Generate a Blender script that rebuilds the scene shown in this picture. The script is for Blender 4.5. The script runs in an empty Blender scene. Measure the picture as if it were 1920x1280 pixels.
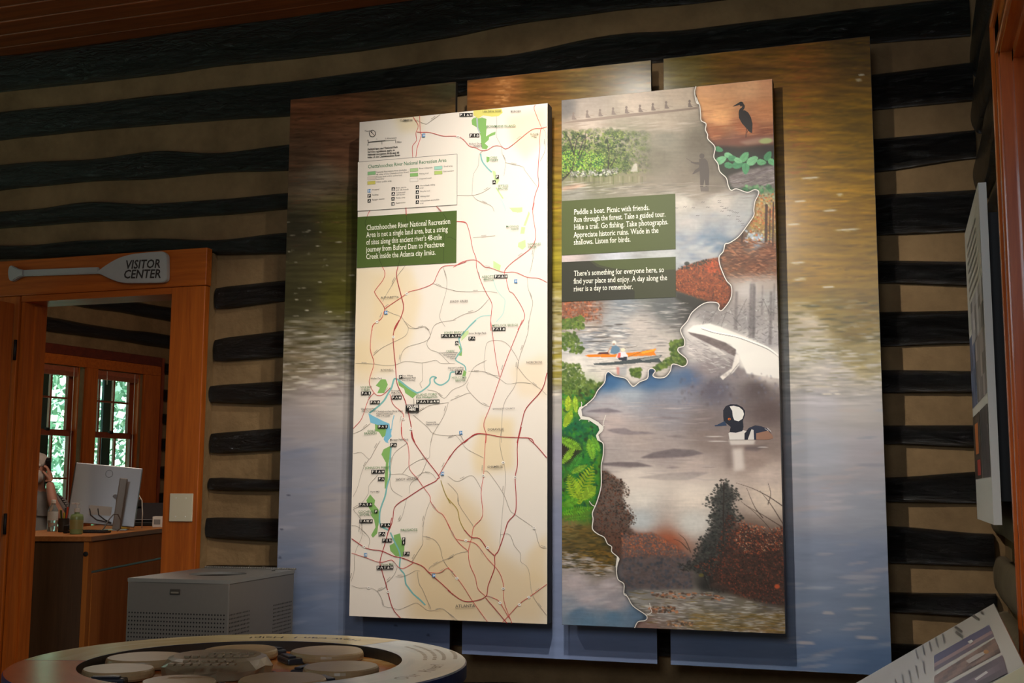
import bpy, bmesh, math, random
import numpy as np
from mathutils import Vector, Matrix

# ------------------------------------------------------------------ camera
scene = bpy.context.scene
COL = scene.collection
random.seed(7)
RNG = np.random.default_rng(11)
CAM = np.array([0.0, -4.762, 1.28])
FPX = 2201.62
YAW, PITCH, ROLL = 0.3169, 0.1247, 0.0045
_fw = np.array([-math.sin(YAW)*math.cos(PITCH), math.cos(YAW)*math.cos(PITCH), math.sin(PITCH)])
_r0 = np.array([math.cos(YAW), math.sin(YAW), 0.0])
_u0 = np.cross(_r0, _fw)
RIGHT = math.cos(ROLL)*_r0 + math.sin(ROLL)*_u0
UP = -math.sin(ROLL)*_r0 + math.cos(ROLL)*_u0
FWD = _fw
cam_data = bpy.data.cameras.new('camera')
cam_data.sensor_width = 36.0
cam_data.lens = FPX/1920*36.0
cam_data.clip_start = 0.05
cam = bpy.data.objects.new('camera', cam_data)
COL.objects.link(cam)
cam.matrix_world = Matrix(((RIGHT[0], UP[0], -FWD[0], CAM[0]), (RIGHT[1], UP[1], -FWD[1], CAM[1]),
                           (RIGHT[2], UP[2], -FWD[2], CAM[2]), (0, 0, 0, 1)))
scene.camera = cam

# ------------------------------------------------------------------ world, sun, lamps, exposure
scene.view_settings.view_transform = 'Standard'
scene.view_settings.look = 'None'
scene.view_settings.gamma = 1.0
scene.view_settings.exposure = -0.06
scene.view_settings.use_curve_mapping = False
world = bpy.data.worlds.new('world'); scene.world = world
world.use_nodes = True
world.node_tree.nodes['Background'].inputs[0].default_value = (1.0, 0.97, 0.92, 1)
world.node_tree.nodes['Background'].inputs[1].default_value = 0.034

def lamp(name, kind, loc, aim, energy, color, **kw):
    d = bpy.data.lights.new(name, kind)
    d.energy = energy; d.color = color
    for k, v in kw.items(): setattr(d, k, v)
    o = bpy.data.objects.new(name, d); COL.objects.link(o)
    o.location = loc
    o.rotation_euler = (Vector(aim)-Vector(loc)).to_track_quat('-Z', 'Y').to_euler()
    return o
lamp('sun', 'SUN', (0, -20, 30), (-9.0, 4.0, 0), 16, (1.0, 0.97, 0.9), angle=0.02)
WARM = (1.0, 0.94, 0.85)
lamp('track_spot_right', 'SPOT', (-0.85, -2.12, 2.80), (-0.95, -0.2, 1.75), 165, WARM, spot_size=1.55, spot_blend=1.0, shadow_soft_size=0.025)
lamp('track_spot_left', 'SPOT', (-2.4, -2.55, 2.80), (-1.6, -0.2, 1.3), 42, WARM, spot_size=0.95, spot_blend=1.0, shadow_soft_size=0.025)
lamp('track_spot_map', 'SPOT', (-1.2, -1.35, 3.33), (-1.50, -0.25, 2.15), 95, WARM, spot_size=1.6, spot_blend=1.0, shadow_soft_size=0.03)
lamp('track_spot_side', 'SPOT', (-2.3, -3.5, 2.80), (0.15, -1.6, 0.9), 115, WARM, spot_size=0.55, spot_blend=1.0, shadow_soft_size=0.03)
lamp('window_daylight', 'AREA', (-0.4, -6.2, 2.7), (-1.7, -1.5, 0.5), 44, (0.80, 0.90, 1.0), shape='RECTANGLE', size=1.3, size_y=1.2)  # added cool fill behind the camera for table and reading panel; no window built
lamp('track_spot_door', 'SPOT', (-0.75, -2.5, 2.90), (-3.1, -0.1, 1.0), 105, (1.0, 0.88, 0.72), spot_size=0.85, spot_blend=1.0, shadow_soft_size=0.04)
lamp('visitor_room_lamp', 'POINT', (-4.6, 1.6, 2.9), (0, 0, 0), 50, (1.0, 0.9, 0.75), shadow_soft_size=0.3)  # added unseen fill, brightens the visitor room beyond its strip light

# ------------------------------------------------------------------ helpers
def ray(px, py):
    d = FWD + (px-960)/FPX*RIGHT - (py-640)/FPX*UP
    return d
def onY(px, py, Y):
    d = ray(px, py); return CAM + d*(Y-CAM[1])/d[1]
def onX(px, py, X):
    d = ray(px, py); return CAM + d*(X-CAM[0])/d[0]
def onZ(px, py, Z):
    d = ray(px, py); return CAM + d*(Z-CAM[2])/d[2]
def project(P):
    d = np.asarray(P, float)-CAM; z = d@FWD
    return 960+FPX*(d@RIGHT)/z, 640-FPX*(d@UP)/z
def s2l(c):
    c = np.asarray(c, float)
    return np.where(c <= 0.04045, c/12.92, ((np.maximum(c, 0)+0.055)/1.055)**2.4)
def rgb(r, g, b): return tuple(s2l(np.array([r, g, b])/255.0))

def empty(name, loc=(0, 0, 0), rotz=0.0):
    o = bpy.data.objects.new(name, None); COL.objects.link(o)
    o.location = loc; o.rotation_euler = (0, 0, rotz); o.empty_display_size = 0.05
    return o
def tag(o, label=None, cat=None, group=None, kind=None):
    if label: o['label'] = label
    if cat: o['category'] = cat
    if group: o['group'] = group
    if kind: o['kind'] = kind
    return o
def meshobj(name, verts, faces, mats, parent=None, smooth=False, loc=None, midx=None):
    me = bpy.data.meshes.new(name)
    me.from_pydata([tuple(map(float, v)) for v in verts], [], faces)
    if not isinstance(mats, (list, tuple)): mats = [mats]
    for m in mats: me.materials.append(m)
    if midx is not None: me.polygons.foreach_set('material_index', midx)
    if smooth: me.polygons.foreach_set('use_smooth', [True]*len(me.polygons))
    me.update()
    o = bpy.data.objects.new(name, me); COL.objects.link(o)
    if parent is not None: o.parent = parent
    if loc is not None: o.location = loc
    return o
class MB:
    """collects shapes in one mesh"""
    def __init__(s): s.v = []; s.f = []; s.m = []
    def add(s, v, f, mi=0):
        b = len(s.v); s.v += [tuple(map(float, p)) for p in v]; s.f += [tuple(i+b for i in q) for q in f]; s.m += [mi]*len(f)
        return s
    def box(s, lo, hi, mi=0, bev=0.0, M=None):
        (x0, y0, z0), (x1, y1, z1) = lo, hi
        if bev <= 0:
            v = [(x0,y0,z0),(x1,y0,z0),(x1,y1,z0),(x0,y1,z0),(x0,y0,z1),(x1,y0,z1),(x1,y1,z1),(x0,y1,z1)]
            f = [(0,3,2,1),(4,5,6,7),(0,1,5,4),(1,2,6,5),(2,3,7,6),(3,0,4,7)]
        else:
            bm = bmesh.new(); bmesh.ops.create_cube(bm, size=1)
            bmesh.ops.scale(bm, vec=(x1-x0, y1-y0, z1-z0), verts=bm.verts)
            bmesh.ops.translate(bm, vec=((x0+x1)/2, (y0+y1)/2, (z0+z1)/2), verts=bm.verts)
            bmesh.ops.bevel(bm, geom=bm.edges[:], offset=bev, segments=2, affect='EDGES', profile=0.5)
            bm.verts.index_update()
            v = [tuple(p.co) for p in bm.verts]; f = [tuple(q.index for q in fc.verts) for fc in bm.faces]; bm.free()
        if M is not None: v = [tuple(M @ Vector(p)) for p in v]
        return s.add(v, f, mi)
    def lathe(s, prof, n=32, c=(0, 0, 0), mi=0, M=None, closed=True):
        v = []; f = []
        for (r, z) in prof:
            for k in range(n):
                a = 2*math.pi*k/n; v.append((c[0]+r*math.cos(a), c[1]+r*math.sin(a), c[2]+z))
        m = len(prof)
        for i in range(m-1):
            for k in range(n):
                k2 = (k+1) % n; f.append((i*n+k, i*n+k2, (i+1)*n+k2, (i+1)*n+k))
        if closed:
            f.append(tuple(range(n))[::-1]); f.append(tuple((m-1)*n+k for k in range(n)))
        if M is not None: v = [tuple(M @ Vector(p)) for p in v]
        return s.add(v, f, mi)
    def tube(s, pts, r, n=8, mi=0):
        pts = [Vector(p) for p in pts]; rr = r if isinstance(r, (list, tuple)) else [r]*len(pts)
        v = []; f = []
        ref = Vector((0, 0, 1))
        for i, p in enumerate(pts):
            t = (pts[min(i+1, len(pts)-1)]-pts[max(i-1, 0)]).normalized()
            a = t.cross(ref)
            if a.length < 1e-3: a = t.cross(Vector((1, 0, 0)))
            a.normalize(); b = t.cross(a)
            for k in range(n):
                th = 2*math.pi*k/n; v.append(p+(a*math.cos(th)+b*math.sin(th))*rr[i])
        for i in range(len(pts)-1):
            for k in range(n):
                k2 = (k+1) % n; f.append((i*n+k, i*n+k2, (i+1)*n+k2, (i+1)*n+k))
        f.append(tuple(range(n))[::-1]); f.append(tuple((len(pts)-1)*n+k for k in range(n)))
        return s.add(v, f, mi)
    def prism(s, poly, d0, d1, M, mi=0):
        """poly: 2D points in M's local xy, extruded between local z d0 and d1"""
        n = len(poly)
        v = [tuple(M @ Vector((x, y, d0))) for x, y in poly]+[tuple(M @ Vector((x, y, d1))) for x, y in poly]
        f = [tuple(range(n))[::-1], tuple(range(n, 2*n))]+[(k, (k+1) % n, n+(k+1) % n, n+k) for k in range(n)]
        return s.add(v, f, mi)
    def build(s, name, mats, parent=None, smooth=False, loc=None):
        return meshobj(name, s.v, s.f, mats, parent, smooth, loc, s.m)

# ------------------------------------------------------------------ materials
MATS = {}
def newmat(name):
    m = bpy.data.materials.new(name); m.use_nodes = True
    nt = m.node_tree; b = nt.nodes['Principled BSDF']
    MATS[name] = m
    return m, nt, b
def plain(name, col, rough=0.5, metal=0.0, spec=0.5, noise=0.0, nscale=20.0, bump=0.0, bscale=60.0, trans=0.0, alpha=1.0, ior=1.45, coat=0.0):
    m, nt, b = newmat(name)
    b.inputs['Base Color'].default_value = (*col, 1)
    b.inputs['Roughness'].default_value = rough; b.inputs['Metallic'].default_value = metal
    b.inputs['Specular IOR Level'].default_value = spec; b.inputs['IOR'].default_value = ior
    b.inputs['Transmission Weight'].default_value = trans; b.inputs['Coat Weight'].default_value = coat
    tc = nt.nodes.new('ShaderNodeTexCoord')
    if noise > 0:
        n = nt.nodes.new('ShaderNodeTexNoise'); n.inputs['Scale'].default_value = nscale; n.inputs['Detail'].default_value = 5
        nt.links.new(tc.outputs['Object'], n.inputs['Vector'])
        mx = nt.nodes.new('ShaderNodeMix'); mx.data_type = 'RGBA'
        mx.inputs[6].default_value = (*[c*(1-noise) for c in col], 1); mx.inputs[7].default_value = (*[min(1, c*(1+noise)) for c in col], 1)
        nt.links.new(n.outputs['Fac'], mx.inputs[0]); nt.links.new(mx.outputs[2], b.inputs['Base Color'])
    if bump > 0:
        n2 = nt.nodes.new('ShaderNodeTexNoise'); n2.inputs['Scale'].default_value = bscale; n2.inputs['Detail'].default_value = 6
        nt.links.new(tc.outputs['Object'], n2.inputs['Vector'])
        bp = nt.nodes.new('ShaderNodeBump'); bp.inputs['Strength'].default_value = bump; bp.inputs['Distance'].default_value = 0.01
        nt.links.new(n2.outputs['Fac'], bp.inputs['Height']); nt.links.new(bp.outputs['Normal'], b.inputs['Normal'])
    return m
def wood(name, c1, c2, axis='Z', rough=0.35, scale=1.0, spec=0.5, coat=0.0, bump=0.05, stretch=14.0):
    """streaky grain running along the given axis"""
    m, nt, b = newmat(name)
    tc = nt.nodes.new('ShaderNodeTexCoord'); mp = nt.nodes.new('ShaderNodeMapping')
    sc = [stretch*scale]*3; sc['XYZ'.index(axis)] = 0.8*scale
    mp.inputs['Scale'].default_value = sc
    nt.links.new(tc.outputs['Object'], mp.inputs['Vector'])
    n = nt.nodes.new('ShaderNodeTexNoise'); n.inputs['Scale'].default_value = 3.0; n.inputs['Detail'].default_value = 8; n.inputs['Roughness'].default_value = 0.65
    n.inputs['Distortion'].default_value = 0.6
    nt.links.new(mp.outputs['Vector'], n.inputs['Vector'])
    r = nt.nodes.new('ShaderNodeValToRGB')
    r.color_ramp.elements[0].position = 0.32; r.color_ramp.elements[0].color = (*c1, 1)
    r.color_ramp.elements[1].position = 0.68; r.color_ramp.elements[1].color = (*c2, 1)
    nt.links.new(n.outputs['Fac'], r.inputs['Fac']); nt.links.new(r.outputs['Color'], b.inputs['Base Color'])
    bp = nt.nodes.new('ShaderNodeBump'); bp.inputs['Strength'].default_value = bump; bp.inputs['Distance'].default_value = 0.004
    nt.links.new(n.outputs['Fac'], bp.inputs['Height']); nt.links.new(bp.outputs['Normal'], b.inputs['Normal'])
    b.inputs['Roughness'].default_value = rough; b.inputs['Specular IOR Level'].default_value = spec; b.inputs['Coat Weight'].default_value = coat
    return m

M_CASING = wood('varnished_orange_wood', rgb(158, 76, 20), rgb(196, 104, 32), 'Z', rough=0.4, spec=0.4)
M_CASING_H = wood('varnished_orange_wood_across', rgb(158, 76, 20), rgb(196, 104, 32), 'X', rough=0.4, spec=0.4)
M_REDWOOD = wood('glossy_red_brown_wood', rgb(156, 68, 20), rgb(196, 98, 34), 'Z', rough=0.22, spec=0.5, coat=0.3)
M_REDWOOD_Y = wood('glossy_red_brown_wood_across', rgb(156, 68, 20), rgb(196, 98, 34), 'Y', rough=0.22, spec=0.5, coat=0.3)
M_CEIL = wood('red_brown_ceiling_boards', rgb(130, 62, 28), rgb(176, 92, 46), 'X', rough=0.45, scale=0.8)
M_FLOOR = wood('dark_floor_boards', rgb(70, 45, 28), rgb(96, 64, 40), 'X', rough=0.35)
def chink_mat():
    m, nt, b = newmat('tan_mortar_chinking')
    tc = nt.nodes.new('ShaderNodeTexCoord')
    n = nt.nodes.new('ShaderNodeTexNoise'); n.inputs['Scale'].default_value = 4.0; n.inputs['Detail'].default_value = 7; n.inputs['Roughness'].default_value = 0.65
    nt.links.new(tc.outputs['Object'], n.inputs['Vector'])
    r = nt.nodes.new('ShaderNodeValToRGB')
    r.color_ramp.elements[0].position = 0.3; r.color_ramp.elements[0].color = (*rgb(114, 91, 62), 1)
    r.color_ramp.elements[1].position = 0.7; r.color_ramp.elements[1].color = (*rgb(148, 120, 84), 1)
    nt.links.new(n.outputs['Fac'], r.inputs['Fac']); nt.links.new(r.outputs['Color'], b.inputs['Base Color'])
    n2 = nt.nodes.new('ShaderNodeTexNoise'); n2.inputs['Scale'].default_value = 26.0; n2.inputs['Detail'].default_value = 8
    nt.links.new(tc.outputs['Object'], n2.inputs['Vector'])
    bp = nt.nodes.new('ShaderNodeBump'); bp.inputs['Strength'].default_value = 0.35; bp.inputs['Distance'].default_value = 0.02
    nt.links.new(n2.outputs['Fac'], bp.inputs['Height']); nt.links.new(bp.outputs['Normal'], b.inputs['Normal'])
    b.inputs['Roughness'].default_value = 0.85; b.inputs['Specular IOR Level'].default_value = 0.2
    return m
M_CHINK = chink_mat()
def log_mat():
    m, nt, b = newmat('black_painted_log')
    tc = nt.nodes.new('ShaderNodeTexCoord'); mp = nt.nodes.new('ShaderNodeMapping')
    mp.inputs['Scale'].default_value = (6.0, 19.0, 19.0)
    nt.links.new(tc.outputs['Object'], mp.inputs['Vector'])
    n = nt.nodes.new('ShaderNodeTexNoise'); n.inputs['Scale'].default_value = 2.2; n.inputs['Detail'].default_value = 9; n.inputs['Roughness'].default_value = 0.62
    n.inputs['Distortion'].default_value = 0.9
    nt.links.new(mp.outputs['Vector'], n.inputs['Vector'])
    r = nt.nodes.new('ShaderNodeValToRGB')
    r.color_ramp.elements[0].position = 0.35; r.color_ramp.elements[0].color = (*rgb(8, 8, 7), 1)
    r.color_ramp.elements[1].position = 0.75; r.color_ramp.elements[1].color = (*rgb(22, 20, 18), 1)
    nt.links.new(n.outputs['Fac'], r.inputs['Fac']); nt.links.new(r.outputs['Color'], b.inputs['Base Color'])
    bp = nt.nodes.new('ShaderNodeBump'); bp.inputs['Strength'].default_value = 1.0; bp.inputs['Distance'].default_value = 0.035
    nt.links.new(n.outputs['Fac'], bp.inputs['Height']); nt.links.new(bp.outputs['Normal'], b.inputs['Normal'])
    b.inputs['Roughness'].default_value = 0.24; b.inputs['Specular IOR Level'].default_value = 0.6
    return m
M_LOG = log_mat()
M_GREYLOG = plain('grey_brown_log_plaster', rgb(105, 92, 70), rough=0.8, spec=0.2, noise=0.25, nscale=9, bump=0.5, bscale=14)
M_BLACK = plain('matte_black', rgb(22, 21, 20), rough=0.6)
M_EDGE = plain('dark_panel_edge', rgb(38, 34, 30), rough=0.5)
M_WHITE = plain('white_plastic', rgb(225, 220, 208), rough=0.4)

def print_mat(name, rough=0.42, spec=0.35, coat=0.0):
    m, nt, b = newmat(name)
    a = nt.nodes.new('ShaderNodeAttribute'); a.attribute_name = 'ink'
    nt.links.new(a.outputs['Color'], b.inputs['Base Color'])
    b.inputs['Roughness'].default_value = rough; b.inputs['Specular IOR Level'].default_value = spec; b.inputs['Coat Weight'].default_value = coat
    return m
M_PRINT = print_mat('printed_laminate', rough=0.5, spec=0.25)
M_WATER = print_mat('printed_satin_film', rough=0.27, spec=0.3)
# ------------------------------------------------------------------ the room shell
XL, XR, ZD = -4.10, -3.25, 2.19           # door opening in the log wall
def wall_with_hole(name, x0, x1, z0, z1, holes, y0, y1, mat):
    xs = sorted({x0, x1, *[h[0] for h in holes], *[h[1] for h in holes]})
    zs = sorted({z0, z1, *[h[2] for h in holes], *[h[3] for h in holes]})
    mb = MB()
    for a, b in zip(xs[:-1], xs[1:]):
        for c, d in zip(zs[:-1], zs[1:]):
            if any(h[0] <= a and b <= h[1] and h[2] <= c and d <= h[3] for h in holes): continue
            mb.box((a, y0, c), (b, y1, d))
    return mb.build(name, mat)
wall = tag(wall_with_hole('wall_back', -7.2, 0.44, 0, 3.56, [(XL-0.02, XR+0.02, -1, ZD+0.03)], 0.07, 0.13, M_CHINK), 'tan chinked log wall behind the display panels', kind='structure')

def noise1(n, k, seed):
    r = np.random.default_rng(seed); c = r.normal(size=k+3)
    t = np.linspace(0, k, n); i = t.astype(int); f = t-i; f = f*f*(3-2*f)
    return c[i]*(1-f)+c[i+1]*f
def make_log(parent, ctrl, axis='X', prot=0.075, base=0.0, rough=0.007, endL='flat', endR='flat', seed=0, mat=None, seg=0.06):
    """ctrl: [(pos, top, bottom), ...]; a half-round irregular timber lying on the wall plane"""
    a = np.array(ctrl, float); p0, p1 = a[0, 0], a[-1, 0]
    n = max(8, int(abs(p1-p0)/seg)); pos = np.linspace(p0, p1, n)
    top = np.interp(pos, a[:, 0], a[:, 1])+noise1(n, max(2, n//6), seed)*rough
    bot = np.interp(pos, a[:, 0], a[:, 2])+noise1(n, max(2, n//6), seed+1)*rough
    pr = prot*(1+0.12*noise1(n, max(2, n//5), seed+2))
    wob = noise1(n, max(2, n//4), seed+3)*0.006
    K = 12; v = []; f = []
    for i in range(n):
        s = 1.0
        dl, dr = abs(pos[i]-p0), abs(pos[i]-p1)
        if endL == 'round': s = min(s, 0.55+0.45*min(1, dl/0.07)**0.5)
        if endR == 'round': s = min(s, 0.55+0.45*min(1, dr/0.07)**0.5)
        zc, h = (top[i]+bot[i])/2, (top[i]-bot[i])/2*(0.8+0.2*s)
        for k in range(K+1):
            th = -math.pi/2+math.pi*k/K
            lump = 1+0.05*math.sin(3*th+pos[i]*2.1+seed)
            d = base-(0.012+pr[i]*s*lump*max(0.0, math.cos(th))**0.75) + wob[i]*0.3
            z = zc+h*math.sin(th)
            v.append((pos[i], d, z) if axis == 'X' else (d, pos[i], z))
        dd = base+0.02
        v.append((pos[i], dd, zc+h) if axis == 'X' else (dd, pos[i], zc+h))
        v.append((pos[i], dd, zc-h) if axis == 'X' else (dd, pos[i], zc-h))
    m = K+3
    for i in range(n-1):
        for k in range(m):
            k2 = (k+1) % m; q = (i*m+k, i*m+k2, (i+1)*m+k2, (i+1)*m+k)
            f.append(q)
    f.append(tuple(range(m))); f.append(tuple((n-1)*m+k for k in range(m))[::-1])
    return meshobj('log', v, f, mat or M_LOG, parent, smooth=True)
RX = 0.33
LOGS = [
 ((-7.1, 3.50, 3.30), (-4.3, 3.49, 3.315), (-2.63, 3.49, 3.285), (-1.0, 3.52, 3.33), (RX, 3.46, 3.31)),
 ((-7.1, 3.20, 3.05), (-4.3, 3.196, 3.048), (-2.63, 3.175, 3.02), (-1.6, 3.185, 3.03), (-1.0, 3.215, 3.075), (RX, 3.195, 3.051)),
 ((-7.1, 2.91, 2.78), (-4.3, 2.908, 2.782), (-2.63, 2.873, 2.751), (RX, 2.93, 2.78)),
 ((-7.1, 2.68, 2.60), (-4.3, 2.671, 2.593), (-2.63, 2.631, 2.556), (RX, 2.66, 2.533)),
 ((-7.1, 2.50, 2.43), (-4.3, 2.497, 2.425), (-3.05, 2.455, 2.375), (-2.63, 2.442, 2.347), (RX, 2.43, 2.268)),
 ((-3.02, 2.222, 2.112), (-2.63, 2.225, 2.12), (RX, 2.15, 2.067)),
 ((-3.02, 1.958, 1.872), (-2.63, 1.99, 1.876), (RX, 1.96, 1.841)),
 ((-3.035, 1.755, 1.657), (-2.63, 1.765, 1.66), (RX, 1.735, 1.648)),
 ((-3.02, 1.538, 1.436), (RX, 1.531, 1.451)),
 ((-3.02, 1.318, 1.262), (-2.63, 1.325, 1.262), (RX, 1.347, 1.235)),
 ((-3.03, 1.143, 1.051), (RX, 1.131, 1.007)),
 ((-3.02, 0.93, 0.84), (RX, 0.90, 0.816)),
 ((-3.02, 0.72, 0.63), (RX, 0.71, 0.62)),
 ((-3.02, 0.475, 0.36), (-1.0, 0.468, 0.35), (RX, 0.45, 0.33)),
 ((-3.02, 0.235, 0.12), (RX, 0.23, 0.11)),
]
KS = (0.07+4.762)/4.762
for i, c in enumerate(LOGS):
    c = tuple((x*KS if x < 0 else x, 1.28+(t-1.28)*KS, 1.28+(b-1.28)*KS) for x, t, b in c)
    make_log(wall, c, base=0.07, seed=40+i*7, endL='round' if c[0][0] > -4 else 'flat', prot=0.036 if i else 0.07)

# right wall, perpendicular, with a cased door opening
wr = MB()
for (y0, y1, z0, z1) in ((-1.44, 0.13, 0, 3.6), (-2.36, -1.44, 2.46, 3.6), (-7.5, -2.36, 0, 3.6)):
    wr.box((0.37, y0, z0), (0.49, y1, z1))
wall_r = tag(wr.build('wall_right', M_CHINK), 'tan side wall meeting the log wall at the corner', kind='structure')
zs = [(3.40, 3.22), (3.07, 2.90), (2.82, 2.65), (2.57, 2.40), (2.29, 2.13), (2.08, 1.94), (1.86, 1.73), (1.66, 1.52), (1.46, 1.33), (1.26, 1.12), (1.03, 0.88), (0.82, 0.68), (0.60, 0.46), (0.37, 0.22)]
for i, (t, b) in enumerate(zs):
    make_log(wall_r, ((-1.29, t-0.01, b+0.01), (-0.55, t, b), (0.07, t+0.01, b+0.015)), axis='Y', prot=0.04, base=0.37, seed=300+i*5, mat=M_GREYLOG if i > 8 else M_LOG, rough=0.008)

floor = tag(meshobj('floor', [(-13, -8, 0), (4, -8, 0), (4, 9, 0), (-13, 9, 0)], [(0, 1, 2, 3)], M_FLOOR), 'dark wooden floor', kind='structure')
ceil = tag(MB().box((-7.2, -9.0, 3.575), (0.49, 0.13, 3.63)).build('ceiling', M_CEIL), 'red-brown board ceiling', kind='structure')
pb = MB().box((-3.8, -0.066, 0.0), (3.8, 0.066, 0.05), bev=0.006).build('plank', M_CEIL, ceil)
pb.location = (-3.36, 0.0, 3.515)
for k in range(1, 60):
    c = pb.copy(); COL.objects.link(c); c.parent = ceil
    c.location = (-3.36+random.uniform(-.01, .01), 0.0-0.14*k, 3.515+random.uniform(-0.004, 0.004))

# ------------------------------------------------------------------ the door to the visitor room
door = tag(empty('door_1', (0, 0, 0)), 'orange varnished door casing with open door beneath the paddle sign', kind='structure')
MB().box((-5.2, -0.045, 2.222), (-3.06, 0.0, 2.402), bev=0.004).build('head_casing', M_CASING_H, door)
MB().box((XR, -0.04, 0), (-3.065, 0.0, 2.221), bev=0.004).build('casing_board', M_CASING, door)
MB().box((-4.32, -0.04, 0), (XL-0.028, 0.07, 2.221), bev=0.004).build('casing_board', M_CASING, door)
MB().box((XR, 0.001, 0), (-3.075, 0.07, 2.39)).build('mortar_strip', M_CHINK, door)
MB().box((-5.2, 0.001, 2.222), (XR, 0.07, 2.39)).build('mortar_strip', M_CHINK, door)
MB().box((XL-0.02, -0.03, 0), (XL, 0.13, 2.19)).box((XL, 0.04, 0), (XL+0.012, 0.09, 2.178)).build('jamb', M_CASING, door)
MB().box((XR, -0.01, 0), (XR+0.02, 0.13, 2.19)).build('jamb', M_CASING, door)
MB().box((XL-0.02, -0.035, 2.19), (XR+0.02, 0.13, 2.221)).build('head_jamb', M_CASING_H, door)
lf = MB().box((-4.178, -0.86, 0.012), (-4.138, -0.062, 2.18), bev=0.003).build('door_leaf', M_CASING, door)
MB().lathe([(0.012, 0), (0.012, 0.04), (0.026, 0.05), (0.03, 0.07), (0.02, 0.085)], 20, M=Matrix.Translation((-4.138, -0.78, 1.0)) @ Matrix.Rotation(math.pi/2, 4, 'Y')).build('knob', plain('brass', rgb(170, 130, 60), 0.3, 1.0), lf, smooth=True)
for z in (0.3, 1.1, 1.95):
    MB().tube([(-4.13, -0.05, z-0.05), (-4.13, -0.05, z+0.05)], 0.008, 10).build('hinge', M_BLACK, lf, smooth=True)

# right-hand cased door
door2 = tag(empty('door_2', (0, 0, 0)), 'glossy red-brown door casing on the side wall', kind='structure')
MB().box((0.30, -1.44, 0), (0.37, -1.315, 2.585)).box((0.287, -1.325, 0), (0.37, -1.297, 2.60), bev=0.008).box((0.292, -1.40, 0), (0.32, -1.372, 2.5), bev=0.006).build('casing_board', M_REDWOOD, door2)
MB().box((0.30, -2.49, 0), (0.37, -2.36, 2.585)).build('casing_board', M_REDWOOD, door2)
MB().box((0.30, -2.49, 2.46), (0.37, -1.315, 2.585)).box((0.287, -2.49, 2.575), (0.37, -1.297, 2.603), bev=0.008).box((0.292, -2.4, 2.472), (0.32, -1.38, 2.5), bev=0.006).build('head_casing', M_REDWOOD_Y, door2)
MB().box((0.33, -1.47, 0), (0.49, -1.44, 2.46)).build('jamb', M_REDWOOD, door2)
MB().box((0.33, -2.36, 2.43), (0.49, -1.44, 2.46)).build('head_jamb', M_REDWOOD_Y, door2)
lf2 = MB().box((0.42, -2.36, 0.01), (0.46, -1.475, 2.43), bev=0.003).build('door_leaf', M_REDWOOD, door2)
for (a, b) in ((0.2, 1.05), (1.2, 2.25)):
    MB().box((0.412, -2.2, a), (0.425, -1.62, b), bev=0.008).build('panel', M_REDWOOD, lf2)

# ------------------------------------------------------------------ the visitor room behind the door
WA = np.array([-6.819, 4.076, 0.0]); WH = math.radians(11)
W_M = Matrix.Translation(Vector(WA)) @ Matrix.Rotation(math.pi/2-WH, 4, 'Z')   # local x along the wall, local y = away from the room
def wbox(mb, s0, s1, d0, d1, z0, z1, bev=0.0, mi=0):
    return mb.box((s0, d0, z0), (s1, d1, z1), mi=mi, bev=bev, M=W_M)
wv = MB()
for (s0, s1, z0, z1) in ((-6.0, -0.72, 0, 0.9), (-6.0, -0.72, 2.33, 3.3), (-6.0, -1.45, 0.9, 2.33), (-0.72, 3.2, 2.33, 3.3), (-0.72, 3.2, 0, 0.9), (0.50, 3.2, 0.9, 2.33), (-0.16, -0.03, 0.9, 2.33)):
    wbox(wv, s0, s1, 0.0, 0.15, z0, z1)
wall_v = tag(wv.build('wall_visitor_room', M_CHINK), 'log wall with two windows in the visitor room', kind='structure')
for i, (t, b) in enumerate(((3.28, 3.10), (2.99, 2.86), (2.72, 2.60))):
    lo = make_log(wall_v, ((-5.9, t, b), (-2, t, b), (3.1, t+0.02, b+0.02)), seed=600+i*9, prot=0.07); lo.matrix_local = W_M
for i, (t, b) in enumerate(((2.46, 2.35), (2.21, 2.10), (1.97, 1.86), (1.73, 1.62), (1.48, 1.37), (1.24, 1.12), (1.0, 0.88))):
    lo = make_log(wall_v, ((0.76, t, b), (1.6, t, b), (3.1, t+0.01, b+0.01)), seed=700+i*9, prot=0.06); lo.matrix_local = W_M
M_SASH = wood('red_brown_sash_wood', rgb(120, 52, 26), rgb(150, 72, 38), 'Z', rough=0.4)
M_HEADER = wood('dark_red_header_wood', rgb(80, 30, 16), rgb(112, 46, 24), 'X', rough=0.4, stretch=8)
M_GLASS = plain('window_glass', (0.9, 1.0, 0.97), rough=0.0, trans=1.0, ior=1.02, spec=0.3)
M_BLIND = wood('reddish_wood_blind', rgb(150, 78, 48), rgb(175, 98, 64), 'X', rough=0.5)
M_CORD = plain('white_cord', rgb(225, 220, 205), rough=0.7)
M_SHUTTER = plain('blue_grey_outside_shutter', rgb(60, 76, 84), rough=0.7)
tr = tag(empty('trim_1'), 'orange window casing and dark header board in the visitor room', kind='structure')
wbox(MB(), -3.0, 0.74, -0.035, 0.0, 2.42, 2.505, bev=0.004).build('header_board', M_HEADER, tr)
wbox(MB(), -3.0, 0.73, -0.03, 0.0, 2.33, 2.42, bev=0.003).build('head_casing', M_CASING_H, tr)
wbox(MB(), 0.53, 0.73, -0.03, 0.0, 0.85, 2.33, bev=0.003).build('casing_board', M_CASING, tr)
wbox(MB(), 0.735, 0.765, -0.04, 0.02, 0.85, 2.50).build('casing_edge', M_SASH, tr)
wbox(MB(), -0.15, -0.02, -0.03, 0.0, 0.85, 2.33, bev=0.003).build('casing_board', M_CASING, tr)
wbox(MB(), -1.62, -1.45, -0.03, 0.0, 0.85, 2.33, bev=0.003).build('casing_board', M_CASING, tr)
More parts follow.
